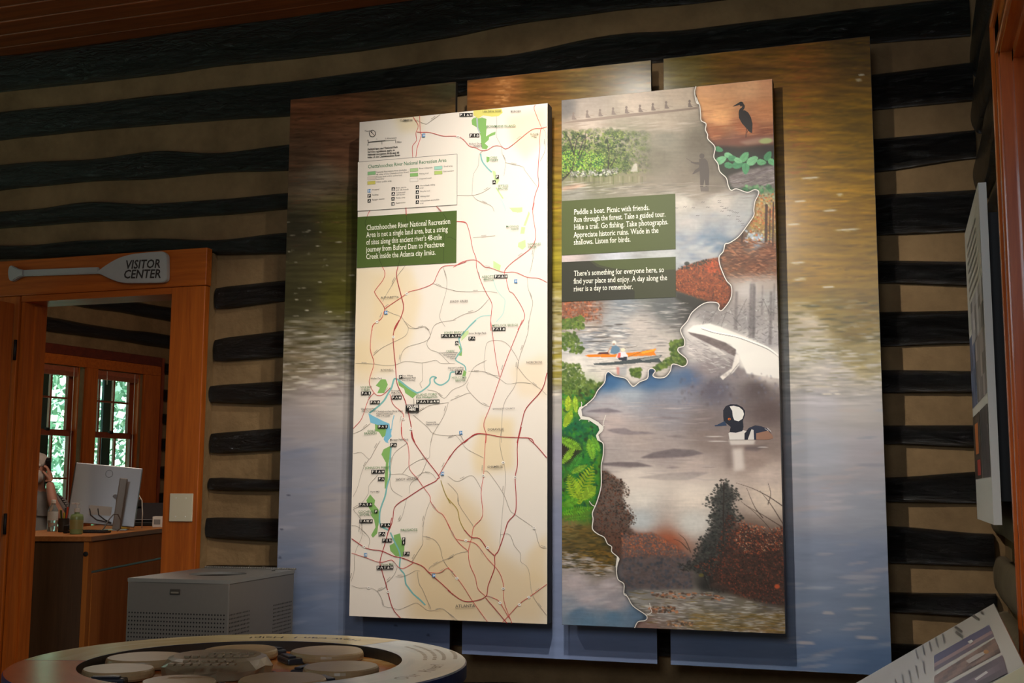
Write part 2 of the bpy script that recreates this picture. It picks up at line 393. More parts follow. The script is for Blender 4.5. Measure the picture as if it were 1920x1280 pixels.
wbox(MB(), -1.65, 0.78, -0.09, 0.02, 0.82, 0.86, bev=0.005).build('sill_board', M_CASING_H, tr)
for wi, off in enumerate((0.0, -0.70)):
    w = tag(empty('window_%d' % (wi+1)), 'double-hung window with small panes above the %s' % ('monitor' if wi == 0 else 'seated person'), kind='structure')
    s0, s1 = -0.03+off, 0.46+off
    wbox(wbox(MB(), s0-0.0, s0+0.012, 0.0, 0.13, 0.9, 2.33), s1+0.028, s1+0.04, 0.0, 0.13, 0.9, 2.33).build('reveal', M_CASING, w)
    for nm, (z0, z1), d in (('upper_sash', (1.735, 2.33), 0.07), ('lower_sash', (0.9, 1.765), 0.03)):
        m = MB()
        wbox(m, s0, s1+0.03, d, d+0.035, z0, z0+0.04); wbox(m, s0, s1+0.03, d, d+0.035, z1-0.045, z1)
        wbox(m, s0, s0+0.03, d, d+0.035, z0, z1); wbox(m, s1-0.02, s1+0.03, d, d+0.035, z0, z1)
        sash = m.build(nm, M_SASH, w)
        for sx in (0.095, 0.265):
            wbox(MB(), sx+off-0.009, sx+off+0.009, d+0.004, d+0.03, z0+0.03, z1-0.03).build('muntin', M_SASH, sash)
        zm = (z0+z1)/2+0.02
        wbox(MB(), s0+0.02, s1, d+0.006, d+0.028, zm-0.008, zm+0.008).build('muntin', M_SASH, sash)
        for (a, b) in ((s0+0.03, 0.086+off), (0.104+off, 0.256+off), (0.274+off, s1-0.02)):
            for (c, e) in ((z0+0.04, zm-0.008), (zm+0.008, z1-0.045)):
                wbox(MB(), a, b, d+0.014, d+0.018, c, e).build('pane', M_GLASS, sash)
    wbox(MB(), 0.19+off, 0.23+off, 0.02, 0.05, 1.76, 1.785, bev=0.005).build('sash_lock', M_BLACK, w)
    bl = MB()
    wbox(bl, s0+0.005, s1+0.02, -0.0, 0.022, 2.285, 2.325)
    for k in range(9): wbox(bl, s0+0.01, s1+0.015, 0.0, 0.02, 2.243+k*0.0048, 2.2465+k*0.0048)
    blo = bl.build('raised_blind', M_BLIND, w)
    for sx in (0.10, 0.43):
        m = MB(); a = W_M @ Vector((sx+off, -0.006, 2.32)); b = W_M @ Vector((sx+off+0.005, -0.006, 1.0 if sx > 0.3 else 2.2)); m.tube([a, (a+b)/2, b], 0.0025, 6)
        m.build('cord', M_CORD, blo)
    wbox(MB(), 0.33+off, 0.43+off, 0.28, 0.31, 0.8, 2.4).build('outside_shutter', M_SHUTTER, w)
_e0 = W_M @ Vector((-4.3, 0, 0)); _e1 = W_M @ Vector((3.2, 0, 0))
_cv = [(_e0.x, 0.135), (0.4, 0.135), (0.4, _e1.y), (_e1.x, _e1.y)]
tag(MB().prism(_cv, 3.3, 3.36, Matrix.Identity(4)).build('ceiling_visitor_room', M_CEIL), 'dark board ceiling of the visitor room', kind='structure')

# fluorescent fixture in the visitor room
fx = tag(empty('ceiling_light', (-4.9, 1.2, 2.60)), 'slim fluorescent strip light glimpsed under the door head', 'light')
M_TUBE, _nt, _b = newmat('lit_fluorescent_diffuser')
_b.inputs['Emission Color'].default_value = (0.93, 1.0, 0.98, 1); _b.inputs['Emission Strength'].default_value = 5.0
MB().box((-0.75, -0.07, 0.03), (0.55, 0.07, 0.06), bev=0.01).build('housing', M_WHITE, fx)
for xx in (-0.55, 0.35): MB().tube([(xx, 0, 0.06), (xx, 0, 0.70)], 0.006, 8).build('hanger_rod', M_BLACK, fx)
MB().box((-0.73, -0.05, 0.0), (0.53, 0.05, 0.03), bev=0.008).build('diffuser', M_TUBE, fx)

# trees outside the windows
M_BARK = plain('bark', rgb(70, 58, 48), rough=0.9)
def leaf_mat(name, c):
    m, nt, b = newmat(name)
    b.inputs['Base Color'].default_value = (*c, 1); b.inputs['Roughness'].default_value = 0.45
    oi = nt.nodes.new('ShaderNodeTexNoise'); oi.inputs['Scale'].default_value = 1.6
    tc = nt.nodes.new('ShaderNodeTexCoord'); nt.links.new(tc.outputs['Object'], oi.inputs['Vector'])
    mx = nt.nodes.new('ShaderNodeMix'); mx.data_type = 'RGBA'
    mx.inputs[6].default_value = (c[0]*0.55, c[1]*0.6, c[2]*0.7, 1); mx.inputs[7].default_value = (min(1, c[0]*1.5), min(1, c[1]*1.35), min(1, c[2]*1.3), 1)
    nt.links.new(oi.outputs['Fac'], mx.inputs[0]); nt.links.new(mx.outputs[2], b.inputs['Base Color'])
    return m
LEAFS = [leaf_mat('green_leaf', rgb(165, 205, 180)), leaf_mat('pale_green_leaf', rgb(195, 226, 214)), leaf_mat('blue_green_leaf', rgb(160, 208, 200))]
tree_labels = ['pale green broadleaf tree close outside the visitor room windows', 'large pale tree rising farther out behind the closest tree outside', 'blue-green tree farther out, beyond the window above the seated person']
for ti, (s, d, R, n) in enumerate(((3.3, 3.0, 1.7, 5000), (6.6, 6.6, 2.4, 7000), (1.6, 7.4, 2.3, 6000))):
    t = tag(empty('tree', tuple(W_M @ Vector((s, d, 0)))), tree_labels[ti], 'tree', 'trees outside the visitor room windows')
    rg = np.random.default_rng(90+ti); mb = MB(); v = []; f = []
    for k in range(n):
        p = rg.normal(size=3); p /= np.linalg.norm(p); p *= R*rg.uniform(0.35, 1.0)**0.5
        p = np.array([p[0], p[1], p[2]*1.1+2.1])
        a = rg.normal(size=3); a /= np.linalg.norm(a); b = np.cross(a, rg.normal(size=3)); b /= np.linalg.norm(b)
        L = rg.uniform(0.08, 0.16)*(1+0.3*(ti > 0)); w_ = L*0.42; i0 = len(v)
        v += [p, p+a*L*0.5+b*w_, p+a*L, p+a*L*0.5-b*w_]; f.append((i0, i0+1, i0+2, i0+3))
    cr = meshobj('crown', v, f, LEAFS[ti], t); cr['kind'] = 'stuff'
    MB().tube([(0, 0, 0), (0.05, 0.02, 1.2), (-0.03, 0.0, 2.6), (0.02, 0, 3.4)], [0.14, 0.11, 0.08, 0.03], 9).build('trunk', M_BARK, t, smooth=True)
gr = tag(meshobj('ground', [tuple(W_M @ Vector((-14, 0.2, -0.02))), tuple(W_M @ Vector((26, 0.2, -0.02))), tuple(W_M @ Vector((26, 12, 0.6))), tuple(W_M @ Vector((-14, 12, 0.6))), tuple(W_M @ Vector((26, 16, 8.0))), tuple(W_M @ Vector((-14, 16, 8.0)))], [(0, 1, 2, 3), (3, 2, 4, 5)], plain('wooded_slope', rgb(150, 196, 180), 0.9, noise=0.5, nscale=2)), 'green slope rising outside the windows', kind='structure')
# ------------------------------------------------------------------ printed surfaces: a numpy painter and flat ink meshes
def fbm(h, w, sx, sy, seed, octv=4):
    r = np.random.default_rng(seed); out = np.zeros((h, w)); amp = 1.0; tot = 0
    for o in range(octv):
        gx, gy = int(w/max(1.0, sx))+3, int(h/max(1.0, sy))+3
        g = r.random((gy, gx))
        x = np.linspace(0, gx-2.001, w); y = np.linspace(0, gy-2.001, h)
        xi, yi = x.astype(int), y.astype(int); fx, fy = x-xi, y-yi
        fx = fx*fx*(3-2*fx); fy = (fy*fy*(3-2*fy))[:, None]
        a = g[yi][:, xi]*(1-fx)+g[yi][:, xi+1]*fx; b = g[yi+1][:, xi]*(1-fx)+g[yi+1][:, xi+1]*fx
        out += amp*(a*(1-fy)+b*fy); tot += amp; amp *= 0.55; sx /= 2; sy /= 2
    return out/tot
def smooth_path(pts, n=6):
    p = np.array(pts, float); q = np.vstack([2*p[0]-p[1], p, 2*p[-1]-p[-2]]); out = []
    for i in range(1, len(q)-2):
        for t in np.linspace(0, 1, n, endpoint=False):
            out.append(0.5*((2*q[i])+(q[i+1]-q[i-1])*t+(2*q[i-1]-5*q[i]+4*q[i+1]-q[i+2])*t*t+(3*q[i]-q[i-1]-3*q[i+1]+q[i+2])*t**3))
    out.append(q[-2]); return np.array(out)
class Canvas:
    """a picture painted in code, addressed in the coordinates the art was traced in"""
    def __init__(s, x0, y0, x1, y1, k=2.0):
        s.x0, s.y0, s.k = x0, y0, k; s.w, s.h = int((x1-x0)*k), int((y1-y0)*k)
        s.a = np.zeros((s.h, s.w, 3))
        s.X, s.Y = np.meshgrid(x0+(np.arange(s.w)+.5)/k, y0+(np.arange(s.h)+.5)/k)
    def seeds(s, sd, power=3.2):
        st = 8; X = s.X[::st, ::st]; Y = s.Y[::st, ::st]; num = np.zeros(X.shape+(3,)); den = np.zeros(X.shape)
        for x, y, c in sd:
            wgt = 1/(((X-x)**2+((Y-y)*1.25)**2+9)**(power/2)); num += wgt[..., None]*np.array(c)/255.0; den += wgt
        lo = num/den[..., None]
        yi = np.minimum(np.arange(s.h)/st, lo.shape[0]-1.001); xi = np.minimum(np.arange(s.w)/st, lo.shape[1]-1.001)
        y0, x0 = yi.astype(int), xi.astype(int); fy, fx = (yi-y0)[:, None, None], (xi-x0)[None, :, None]
        s.a = (lo[y0][:, x0]*(1-fx)+lo[y0][:, x0+1]*fx)*(1-fy)+(lo[y0+1][:, x0]*(1-fx)+lo[y0+1][:, x0+1]*fx)*fy
        return s
    def win(s, x0, y0, x1, y1):
        a, b = max(0, int((x0-s.x0)*s.k)), min(s.w, int((x1-s.x0)*s.k)+1); c, d = max(0, int((y0-s.y0)*s.k)), min(s.h, int((y1-s.y0)*s.k)+1)
        return slice(c, max(c, d)), slice(a, max(a, b))
    def mask(s, pts, feather=0.0):
        p = np.array(pts, float); f = feather+1
        W = s.win(p[:, 0].min()-f, p[:, 1].min()-f, p[:, 0].max()+f, p[:, 1].max()+f)
        X, Y = s.X[W], s.Y[W]; ins = np.zeros(X.shape, bool); n = len(p)
        for i in range(n):
            (xa, ya), (xb, yb) = p[i], p[(i+1) % n]
            if ya == yb: continue
            c = (ya > Y) != (yb > Y); ins ^= c & (X < (xb-xa)*(Y-ya)/(yb-ya)+xa)
        m = ins.astype(float)
        r = int(feather*s.k)
        for _ in range(2 if r else 0):
            for ax in (0, 1):
                pad = [(r, r) if q == ax else (0, 0) for q in (0, 1)]
                cs = np.cumsum(np.pad(m, pad, mode='edge'), axis=ax); cs = np.concatenate([np.zeros_like(np.take(cs, [0], ax)), cs], ax)
                L = m.shape[ax]
                m = (np.take(cs, np.arange(L)+2*r+1, ax)-np.take(cs, np.arange(L), ax))/(2*r+1)
        return W, m
    def poly(s, pts, col, alpha=1.0, feather=0.0, tex=0.0, seed=1):
        W, m = s.mask(pts, feather); c = np.array(col)/255.0
        if m.size == 0: return
        t = 1.0
        if tex: t = (1+tex*(fbm(m.shape[0], m.shape[1], 8*s.k, 4*s.k, seed)-.5)*2)[..., None]
        s.a[W] = s.a[W]*(1-alpha*m[..., None])+c*t*alpha*m[..., None]
    def stroke(s, pts, width, col, alpha=1.0, w1=None):
        p = np.array(pts, float); c = np.array(col)/255.0; n = len(p)
        for i in range(n-1):
            wd = width if w1 is None else width+(w1-width)*i/max(1, n-2)
            (xa, ya), (xb, yb) = p[i], p[i+1]; f = wd/2+1.5
            W = s.win(min(xa, xb)-f, min(ya, yb)-f, max(xa, xb)+f, max(ya, yb)+f); X, Y = s.X[W], s.Y[W]
            L2 = (xb-xa)**2+(yb-ya)**2+1e-9; t = np.clip(((X-xa)*(xb-xa)+(Y-ya)*(yb-ya))/L2, 0, 1)
            d = np.hypot(X-xa-t*(xb-xa), Y-ya-t*(yb-ya)); m = np.clip((wd/2-d)*s.k+0.5, 0, 1)*alpha
            s.a[W] = s.a[W]*(1-m[..., None])+c*m[..., None]
    def blob(s, x, y, rx, ry, col, alpha=1.0, ang=0.0, soft=0.35):
        R = max(rx, ry)*1.3+1; W = s.win(x-R, y-R, x+R, y+R); X, Y = s.X[W]-x, s.Y[W]-y
        ca, sa = math.cos(ang), math.sin(ang); u = (X*ca+Y*sa)/rx; v = (-X*sa+Y*ca)/ry
        m = np.clip((1-np.sqrt(u*u+v*v))/max(soft, 1e-3), 0, 1)*alpha
        s.a[W] = s.a[W]*(1-m[..., None])+(np.array(col)/255.0)*m[..., None]
    def dabs(s, pts, n, cols, size, aspect=1.0, alpha=0.8, ang=0.0, jit=0.5, seed=0, soft=0.4, fade=None, region=None):
        """scatter n brush dabs inside a polygon"""
        r = np.random.default_rng(seed); p = np.array(pts, float)
        lo, hi = p.min(0), p.max(0); k = 0; tries = 0
        def inside(x, y):
            c = False; m = len(p)
            for i in range(m):
                (xa, ya), (xb, yb) = p[i], p[(i+1) % m]
                if (ya > y) != (yb > y) and x < (xb-xa)*(y-ya)/(yb-ya)+xa: c = not c
            return c
        while k < n and tries < n*8:
            tries += 1; x, y = r.uniform(lo[0], hi[0]), r.uniform(lo[1], hi[1])
            if not inside(x, y): continue
            sz = r.uniform(*size); c = np.array(cols[r.integers(len(cols))])*r.uniform(0.85, 1.15)
            al = alpha if fade is None else alpha*fade(x, y)
            s.blob(x, y, sz*aspect, sz, np.clip(c, 0, 255), al, ang+r.normal()*jit, soft); k += 1
    def grain(s, amp, sx, sy, seed, box=None):
        W = s.win(*box) if box else (slice(0, s.h), slice(0, s.w)); h, w = s.a[W].shape[:2]
        s.a[W] = np.clip(s.a[W]*(1+amp*(fbm(h, w, sx*s.k, sy*s.k, seed)-.5)*2)[..., None], 0, 1)
    def sample(s, px, py):
        u = np.clip((px-s.x0)*s.k-.5, 0, s.w-1.001); v = np.clip((py-s.y0)*s.k-.5, 0, s.h-1.001)
        i, j = v.astype(int), u.astype(int); f, g = (v-i)[:, None], (u-j)[:, None]
        return (s.a[i, j]*(1-g)+s.a[i, j+1]*g)*(1-f)+(s.a[i+1, j]*(1-g)+s.a[i+1, j+1]*g)*f

def ink_attr(me, cols):
    at = me.attributes.new('ink', 'FLOAT_COLOR', 'CORNER')
    tot = np.zeros(len(me.polygons), dtype=np.int32); me.polygons.foreach_get('loop_total', tot)
    c = np.repeat(np.asarray(cols, np.float32), tot, axis=0)
    at.data.foreach_set('color', np.concatenate([c, np.ones((len(c), 1), np.float32)], 1).ravel())
def picture(name, canvas, fn, nu, nv, mat, parent, gain=(1, 1, 1)):
    """a printed sheet: fn(u, v) -> world points; ink sampled from the canvas where each point was traced"""
    u, v = np.meshgrid(np.linspace(0, 1, nu+1), np.linspace(0, 1, nv+1)); P = fn(u.ravel(), v.ravel())
    d = P-CAM; z = d@FWD
    col = s2l(canvas.sample(960+FPX*(d@RIGHT)/z, 640-FPX*(d@UP)/z))*np.array(gain)
    col = np.clip(col, 0, 0.95)
    me = bpy.data.meshes.new(name); nvx = len(P)
    i = np.arange(nv)[:, None]*(nu+1)+np.arange(nu)[None, :]
    q = np.stack([i, i+nu+1, i+nu+2, i+1], -1).reshape(-1, 4).astype(np.int32)
    me.vertices.add(nvx); me.vertices.foreach_set('co', P.astype(np.float32).ravel())
    me.loops.add(q.size); me.loops.foreach_set('vertex_index', q.ravel())
    me.polygons.add(len(q)); me.polygons.foreach_set('loop_start', np.arange(0, q.size, 4, dtype=np.int32))
    at = me.attributes.new('ink', 'FLOAT_COLOR', 'POINT')
    at.data.foreach_set('color', np.concatenate([col, np.ones((nvx, 1))], 1).astype(np.float32).ravel())
    me.materials.append(mat); me.update(); me.validate()
    o = bpy.data.objects.new(name, me); COL.objects.link(o); o.parent = parent
    return o

_fontcache = {}
def glyphs(body, serif=False, bold=0.0, shear=0.0):
    key = (body, serif, bold, shear)
    if key in _fontcache: return _fontcache[key]
    cu = bpy.data.curves.new('t', 'FONT'); cu.body = body; cu.size = 1.0; cu.resolution_u = 2; cu.offset = bold; cu.shear = shear
    ob = bpy.data.objects.new('t', cu); COL.objects.link(ob)
    dg = bpy.context.evaluated_depsgraph_get(); dg.update()
    me = bpy.data.meshes.new_from_object(ob.evaluated_get(dg))
    v = np.array([p.co[:2] for p in me.vertices]) if len(me.vertices) else np.zeros((0, 2))
    f = [tuple(p.vertices) for p in me.polygons]
    if serif and len(v):
        cnt = {}
        for p in f:
            for a, b in zip(p, p[1:]+p[:1]): cnt[tuple(sorted((a, b)))] = cnt.get(tuple(sorted((a, b))), 0)+1
        extra_v, extra_f = [], []
        for (a, b), c in cnt.items():
            if c != 1: continue
            (xa, ya), (xb, yb) = v[a], v[b]
            L = abs(xa-xb)
            if abs(ya-yb) > 0.004 or not (0.05 < L < 0.17): continue
            y = (ya+yb)/2; xa, xb = min(xa, xb), max(xa, xb)
            if abs(y) < 0.02: box = (xa-0.062, y, xb+0.062, y+0.04)
            elif y > 0.45: box = (xa-0.075, y-0.045, xb+(0.06 if y > 0.66 and body[:1].isupper() else 0.0), y)
            else: continue
            n = len(v)+len(extra_v); extra_v += [(box[0], box[1]), (box[2], box[1]), (box[2], box[3]), (box[0], box[3])]; extra_f.append((n, n+1, n+2, n+3))
        if extra_v: v = np.vstack([v, np.array(extra_v)]); f = f+extra_f
    bpy.data.objects.remove(ob); bpy.data.meshes.remove(me); bpy.data.curves.remove(cu)
    _fontcache[key] = (v, f); return v, f

class Ink:
    """flat printed shapes lying on a sheet; P(px, py) gives the traced point's place on the sheet"""
    def __init__(s, P, normal, step=1.2e-5, base=2e-4):
        s.P, s.n = P, np.array(normal, float); s.v = []; s.f = []; s.c = []; s.lift = base; s.step = step
    def _add(s, pts, faces, col):
        b = len(s.v); s.lift += s.step
        s.v += list(np.asarray(pts)+s.n*s.lift); s.f += [tuple(i+b for i in q) for q in faces]; s.c += [s2l(np.array(col)/255.0)]*len(faces)
    def poly(s, pts, col):
        s._add([s.P(x, y) for x, y in pts], [tuple(range(len(pts)))], col)
    def stroke(s, pts, w, col, smooth=True, w1=None):
        p = smooth_path(pts, 4) if smooth and len(pts) > 2 else np.array(pts, float)
        t = np.gradient(p, axis=0); t /= np.linalg.norm(t, axis=1)[:, None]+1e-9; nn = np.stack([-t[:, 1], t[:, 0]], 1)
        ww = np.full(len(p), w/2) if w1 is None else np.linspace(w/2, w1/2, len(p))
        A, B = p+nn*ww[:, None], p-nn*ww[:, None]; n = len(p)
        s._add([s.P(*q) for q in A]+[s.P(*q) for q in B], [(i, i+1, n+i+1, n+i) for i in range(n-1)], col)
    def disc(s, x, y, rx, ry, col, n=14):
        s.poly([(x+rx*math.cos(2*math.pi*k/n), y+ry*math.sin(2*math.pi*k/n)) for k in range(n)], col)
    def text(s, body, p0, col, h=None, p1=None, serif=False, bold=0.0, shear=0.0, ang=0.0):
        """p0: baseline start; p1: baseline end (fits the width); h: letter size in traced pixels"""
        v, f = glyphs(body, serif, bold, shear)
        if len(v) == 0: return
        A = s.P(*p0); a = math.radians(ang)
        ex = (s.P(p0[0]+math.cos(a), p0[1]+math.sin(a))-A) if p1 is None else (s.P(*p1)-A)
        ey = s.P(p0[0]+math.sin(a), p0[1]-math.cos(a))-A
        if p1 is not None:
            ex = ex/v[:, 0].max(); s.lift += s.step
        else: ex = ex*h
        s._add(A+v[:, :1]*ex+v[:, 1:]*ey*h, f, col)
    def build(s, name, mat, parent):
        me = bpy.data.meshes.new(name); me.from_pydata([tuple(map(float, q)) for q in s.v], [], s.f); me.materials.append(mat)
        ink_attr(me, s.c); me.update()
        o = bpy.data.objects.new(name, me); COL.objects.link(o); o.parent = parent; o['kind'] = 'stuff'
        return o

# ------------------------------------------------------------------ the three water panels
YB, YF = -0.13, -0.252
BX = [(-2.594, -1.783), (-1.730, -0.918), (-0.866, -0.049)]
BZ = (0.606, 3.046)
wc = Canvas(500, 50, 1690, 1290, 1.0)
wc.seeds([(560,200,(120,78,55)),(640,195,(108,72,50)),(740,175,(80,62,42)),(850,165,(60,58,42)),(560,300,(92,70,55)),(640,280,(98,68,52)),(590,330,(98,88,76)),(560,430,(52,50,40)),(640,420,(70,68,30)),(560,560,(58,56,38)),(640,560,(72,70,30)),
 (600,620,(100,96,80)),(650,650,(120,120,120)),(560,680,(118,108,92)),(600,740,(165,156,160)),(640,760,(165,160,165)),(560,800,(148,143,153)),(560,870,(126,130,152)),(630,860,(140,140,154)),(560,960,(122,127,150)),(630,950,(146,143,154)),(550,1050,(106,116,144)),(630,1040,(136,136,152)),(560,1130,(90,104,136)),(630,1120,(104,116,146)),(600,1190,(94,108,140)),
 (890,170,(122,76,40)),(945,160,(140,92,52)),(1010,160,(95,68,30)),(1100,150,(100,82,42)),(1200,150,(98,86,60)),(1040,230,(108,80,30)),(1040,400,(120,104,34)),(1040,500,(135,124,44)),(1040,600,(160,152,115)),(1040,680,(150,140,66)),(1040,760,(172,168,172)),(1040,850,(150,150,172)),(1040,1000,(128,136,168)),(1040,1100,(120,132,168)),(1040,1230,(115,132,175)),(900,1215,(110,124,165)),(750,1180,(95,112,150)),(850,700,(150,145,140)),(850,400,(80,74,40)),(1200,1230,(112,128,168)),(1250,700,(160,155,150)),(1250,400,(120,95,25)),
 (1260,150,(105,95,52)),(1400,110,(108,75,30)),(1500,110,(125,82,28)),(1600,90,(92,68,26)),(1500,250,(135,97,14)),(1600,250,(122,92,14)),(1500,400,(145,107,10)),(1600,400,(140,104,12)),(1600,500,(140,107,18)),(1520,520,(146,110,18)),(1550,580,(124,102,30)),(1620,570,(124,97,24)),(1520,610,(180,168,150)),(1600,620,(122,100,34)),(1520,660,(188,184,178)),(1610,670,(160,145,98)),(1560,700,(184,178,178)),(1540,760,(174,172,184)),(1620,760,(178,174,178)),(1540,850,(162,166,184)),(1630,850,(164,162,176)),(1540,950,(162,164,182)),(1620,960,(150,156,176)),(1540,1040,(126,138,166)),(1620,1050,(122,134,164)),(1540,1150,(116,131,162)),(1640,1150,(112,128,158)),(1550,1240,(92,114,154)),(1640,1240,(84,107,146)),(1350,1240,(100,118,155))])
wc.grain(0.20, 70, 5, 3, (500, 50, 1690, 760)); wc.grain(0.14, 26, 2.5, 5, (500, 50, 1690, 740)); wc.grain(0.05, 120, 14, 6, (500, 740, 1690, 1290)); wc.grain(0.03, 30, 3, 7, (500, 740, 1690, 1290))
wc.grain(0.30, 60, 4, 8, (500, 50, 1690, 420))
WPOLY = [(500, 60), (1690, 60), (1690, 1280), (500, 1280)]
wc.dabs([(500, 120), (900, 120), (900, 470), (500, 470)], 500, [(50, 38, 30), (120, 80, 58), (70, 55, 44)], (0.6, 1.4), 14, 0.4, 0, 0.04, 21)
wc.dabs([(875, 100), (1240, 100), (1240, 470), (875, 470)], 500, [(150, 96, 54), (84, 52, 24), (120, 84, 36)], (0.6, 1.4), 16, 0.4, 0, 0.04, 22)
wc.dabs([(935, 120), (965, 120), (955, 210), (925, 210)], 60, [(190, 140, 92), (170, 120, 78)], (0.6, 1.2), 8, 0.6, 0, 0.05, 23)
wc.dabs([(1240, 70), (1640, 70), (1660, 560), (1240, 560)], 900, [(90, 70, 8), (150, 108, 12), (110, 84, 14), (70, 62, 14)], (0.6, 1.6), 18, 0.35, 0, 0.04, 24)
wc.dabs([(1490, 70), (1520, 70), (1520, 330), (1480, 330)], 60, [(150, 84, 30), (140, 74, 28)], (0.8, 2), 8, 0.4, 0, 0.05, 25)
wc.dabs([(500, 380), (660, 380), (660, 600), (500, 600)], 40, [(190, 186, 176), (150, 146, 132)], (0.5, 1.0), 9, 0.8, -0.05, 0.08, 26)
for x, y, l in ((1520, 334, 26), (1500, 377, 16), (1556, 394, 20), (1488, 420, 18), (1590, 431, 38), (1495, 493, 22), (1553, 538, 16), (1500, 523, 22), (1575, 365, 10), (1610, 150, 10), (1615, 140, 8)):
    wc.blob(x, y, l*0.8, 2.0, (205, 200, 186), 0.85, -0.06)
for (x0, x1, ya, yb, sd, dark) in ((505, 665, 600, 730, 31, 1), (1480, 1690, 560, 740, 32, 1), (1030, 1060, 520, 720, 33, 1), (860, 1260, 560, 740, 36, 1)):
    P4 = [(x0, ya), (x1, ya), (x1, yb), (x0, yb)]
    wc.dabs(P4, int((x1-x0)*0.9), [(205, 200, 196), (188, 184, 184)], (0.9, 2.4), 9, 0.75, -0.03, 0.06, sd, fade=lambda x, y, a=ya, b=yb: 0.25+0.75*(y-a)/(b-a))
    wc.dabs(P4, int((x1-x0)*0.9), [(92, 84, 30), (70, 66, 28), (120, 104, 40)] if x0 > 700 else [(52, 48, 30), (66, 62, 36), (84, 76, 50)], (0.9, 2.2), 9, 0.75, -0.03, 0.06, sd+50, fade=lambda x, y, a=ya, b=yb: 1.0-0.9*(y-a)/(b-a))
wc.dabs([(500, 780), (660, 780), (660, 1200), (500, 1200)], 60, [(150, 150, 168), (110, 122, 155)], (3, 7), 7, 0.2, -0.1, 0.08, 35)
wc.dabs([(1480, 760), (1680, 760), (1680, 1260), (1480, 1260)], 70, [(185, 180, 188), (120, 135, 165), (195, 178, 178)], (2, 6), 8, 0.25, -0.05, 0.08, 34)
for x, y in ((541, 928), (528, 992), (525, 1045), (803, 1190), (742, 1172)): wc.blob(x, y, 4, 2, (50, 55, 75), 0.7)
for x, y, l in ((1553, 1149, 14), (1625, 1195, 26), (1512, 1205, 20)): wc.blob(x, y, l, 3.5, (200, 185, 185), 0.55, 0.05)
water_labels = ['tall water-reflection panel in brown and dusk blue beside the trash can', 'tall water-reflection panel standing between the other two, mostly hidden by map and collage', 'tall water-reflection panel in golden olive beside the corner of the side wall']
for i, (xa, xb) in enumerate(BX):
    t = tag(MB().box((xa, YB+0.0006, BZ[0]), (xb, YB+0.022, BZ[1])).build('reflection_panel', M_EDGE), water_labels[i], 'panel', 'water photograph panels on the log wall', kind='thing')
    picture('printed_face', wc, lambda u, v, xa=xa, xb=xb: np.stack([xa+0.0008+(xb-xa-0.0016)*u, np.full(u.shape, YB), BZ[1]-0.0008-(BZ[1]-BZ[0]-0.0016)*v], 1), 150, 430, M_WATER, t, gain=(1.22, 1.16, 1.02))
    for zz in (0.95, 1.8, 2.7):
        for xx in (xa+0.12, xb-0.12): MB().box((xx-0.02, YB+0.022, zz-0.03), (xx+0.02, 0.03, zz+0.03)).build('standoff', M_BLACK, t)

# ------------------------------------------------------------------ front panels (boxes with dark sides)
def front_panel(name, x0, x1, z0, z1, label):
    t = tag(MB().box((x0, YF+0.0006, z0), (x1, YF+0.062, z1)).build(name, M_EDGE), label, 'panel')
    MB().box((x0+0.08, YF+0.062, z0+0.1), (x1-0.08, YB-0.0015, z1-0.1)).build('mounting_box', M_BLACK, t)
    return t
# ------------------------------------------------------------------ the river map panel
MX, MZ = (-2.1838, -1.3281), (0.754, 2.864)
mp_t = front_panel('map_panel', MX[0], MX[1], MZ[0], MZ[1], 'tall cream park map panel with a green text box, beside the photo collage')
mc = Canvas(640, 180, 1040, 1185, 0.5)
PAPER = (230, 219, 206)
mc.a[:] = np.array(PAPER)/255.0
def tint(pts, col, al=0.8, fe=7): mc.poly(pts, col, al, fe)
BEI = (226, 202, 158)
tint([(735,210),(790,205),(790,245),(750,248)], (224,204,160), 0.6); tint([(950,220),(1027,200),(1027,260),(985,300),(960,270)], (230,206,160), .55)
tint([(660,500),(700,500),(770,500),(790,560),(770,640),(735,700),(690,700),(660,690)], BEI, .55); tint([(700,520),(750,520),(750,640),(700,640)], BEI, .5)
tint([(657,640),(700,640),(700,720),(660,720)], BEI, .5)
tint([(905,780),(965,785),(965,880),(890,890),(885,850)], BEI, .7); tint([(955,690),(1026,660),(1026,745),(975,745)], (230,206,170), .5)
tint([(840,900),(905,960),(930,1030),(1026,1090),(1026,1175),(760,1165),(770,1060),(800,990)], (218,190,146), .7, 14)
tint([(770,1020),(850,1030),(900,1170),(780,1165)], (218,192,150), .55, 12)
tint([(985,1040),(1026,1000),(1026,1100),(990,1090)], (224,196,150), .6)
mapface = picture('printed_sheet', mc, lambda u, v: np.stack([MX[0]+0.0008+(MX[1]-MX[0]-0.0016)*u, np.full(u.shape, YF), MZ[1]-0.0008-(MZ[1]-MZ[0]-0.0016)*v], 1), 90, 220, M_PRINT, mp_t, gain=(1.0, 1.0, 1.0))
PM = lambda x, y: onY(x, y, YF)
NRM = (0, -1, 0)
CR = {1: (660, 190, 6.095), 2: (840, 190, 6.095), 3: (655, 380, 5.333), 4: (850, 380, 5.333), 5: (655, 600, 5.053), 6: (655, 800, 6.4), 7: (840, 800, 3.369), 8: (650, 970, 6.095)}
def cv(k, pts): x0, y0, s = CR[k]; return [(x0+x/s, y0+y/s) for x, y in pts]
area = Ink(PM, NRM)
GRN, LGR, YEL, TEAL, LAKE = (128, 172, 96), (190, 212, 150), (214, 204, 110), (120, 176, 172), (120, 180, 205)
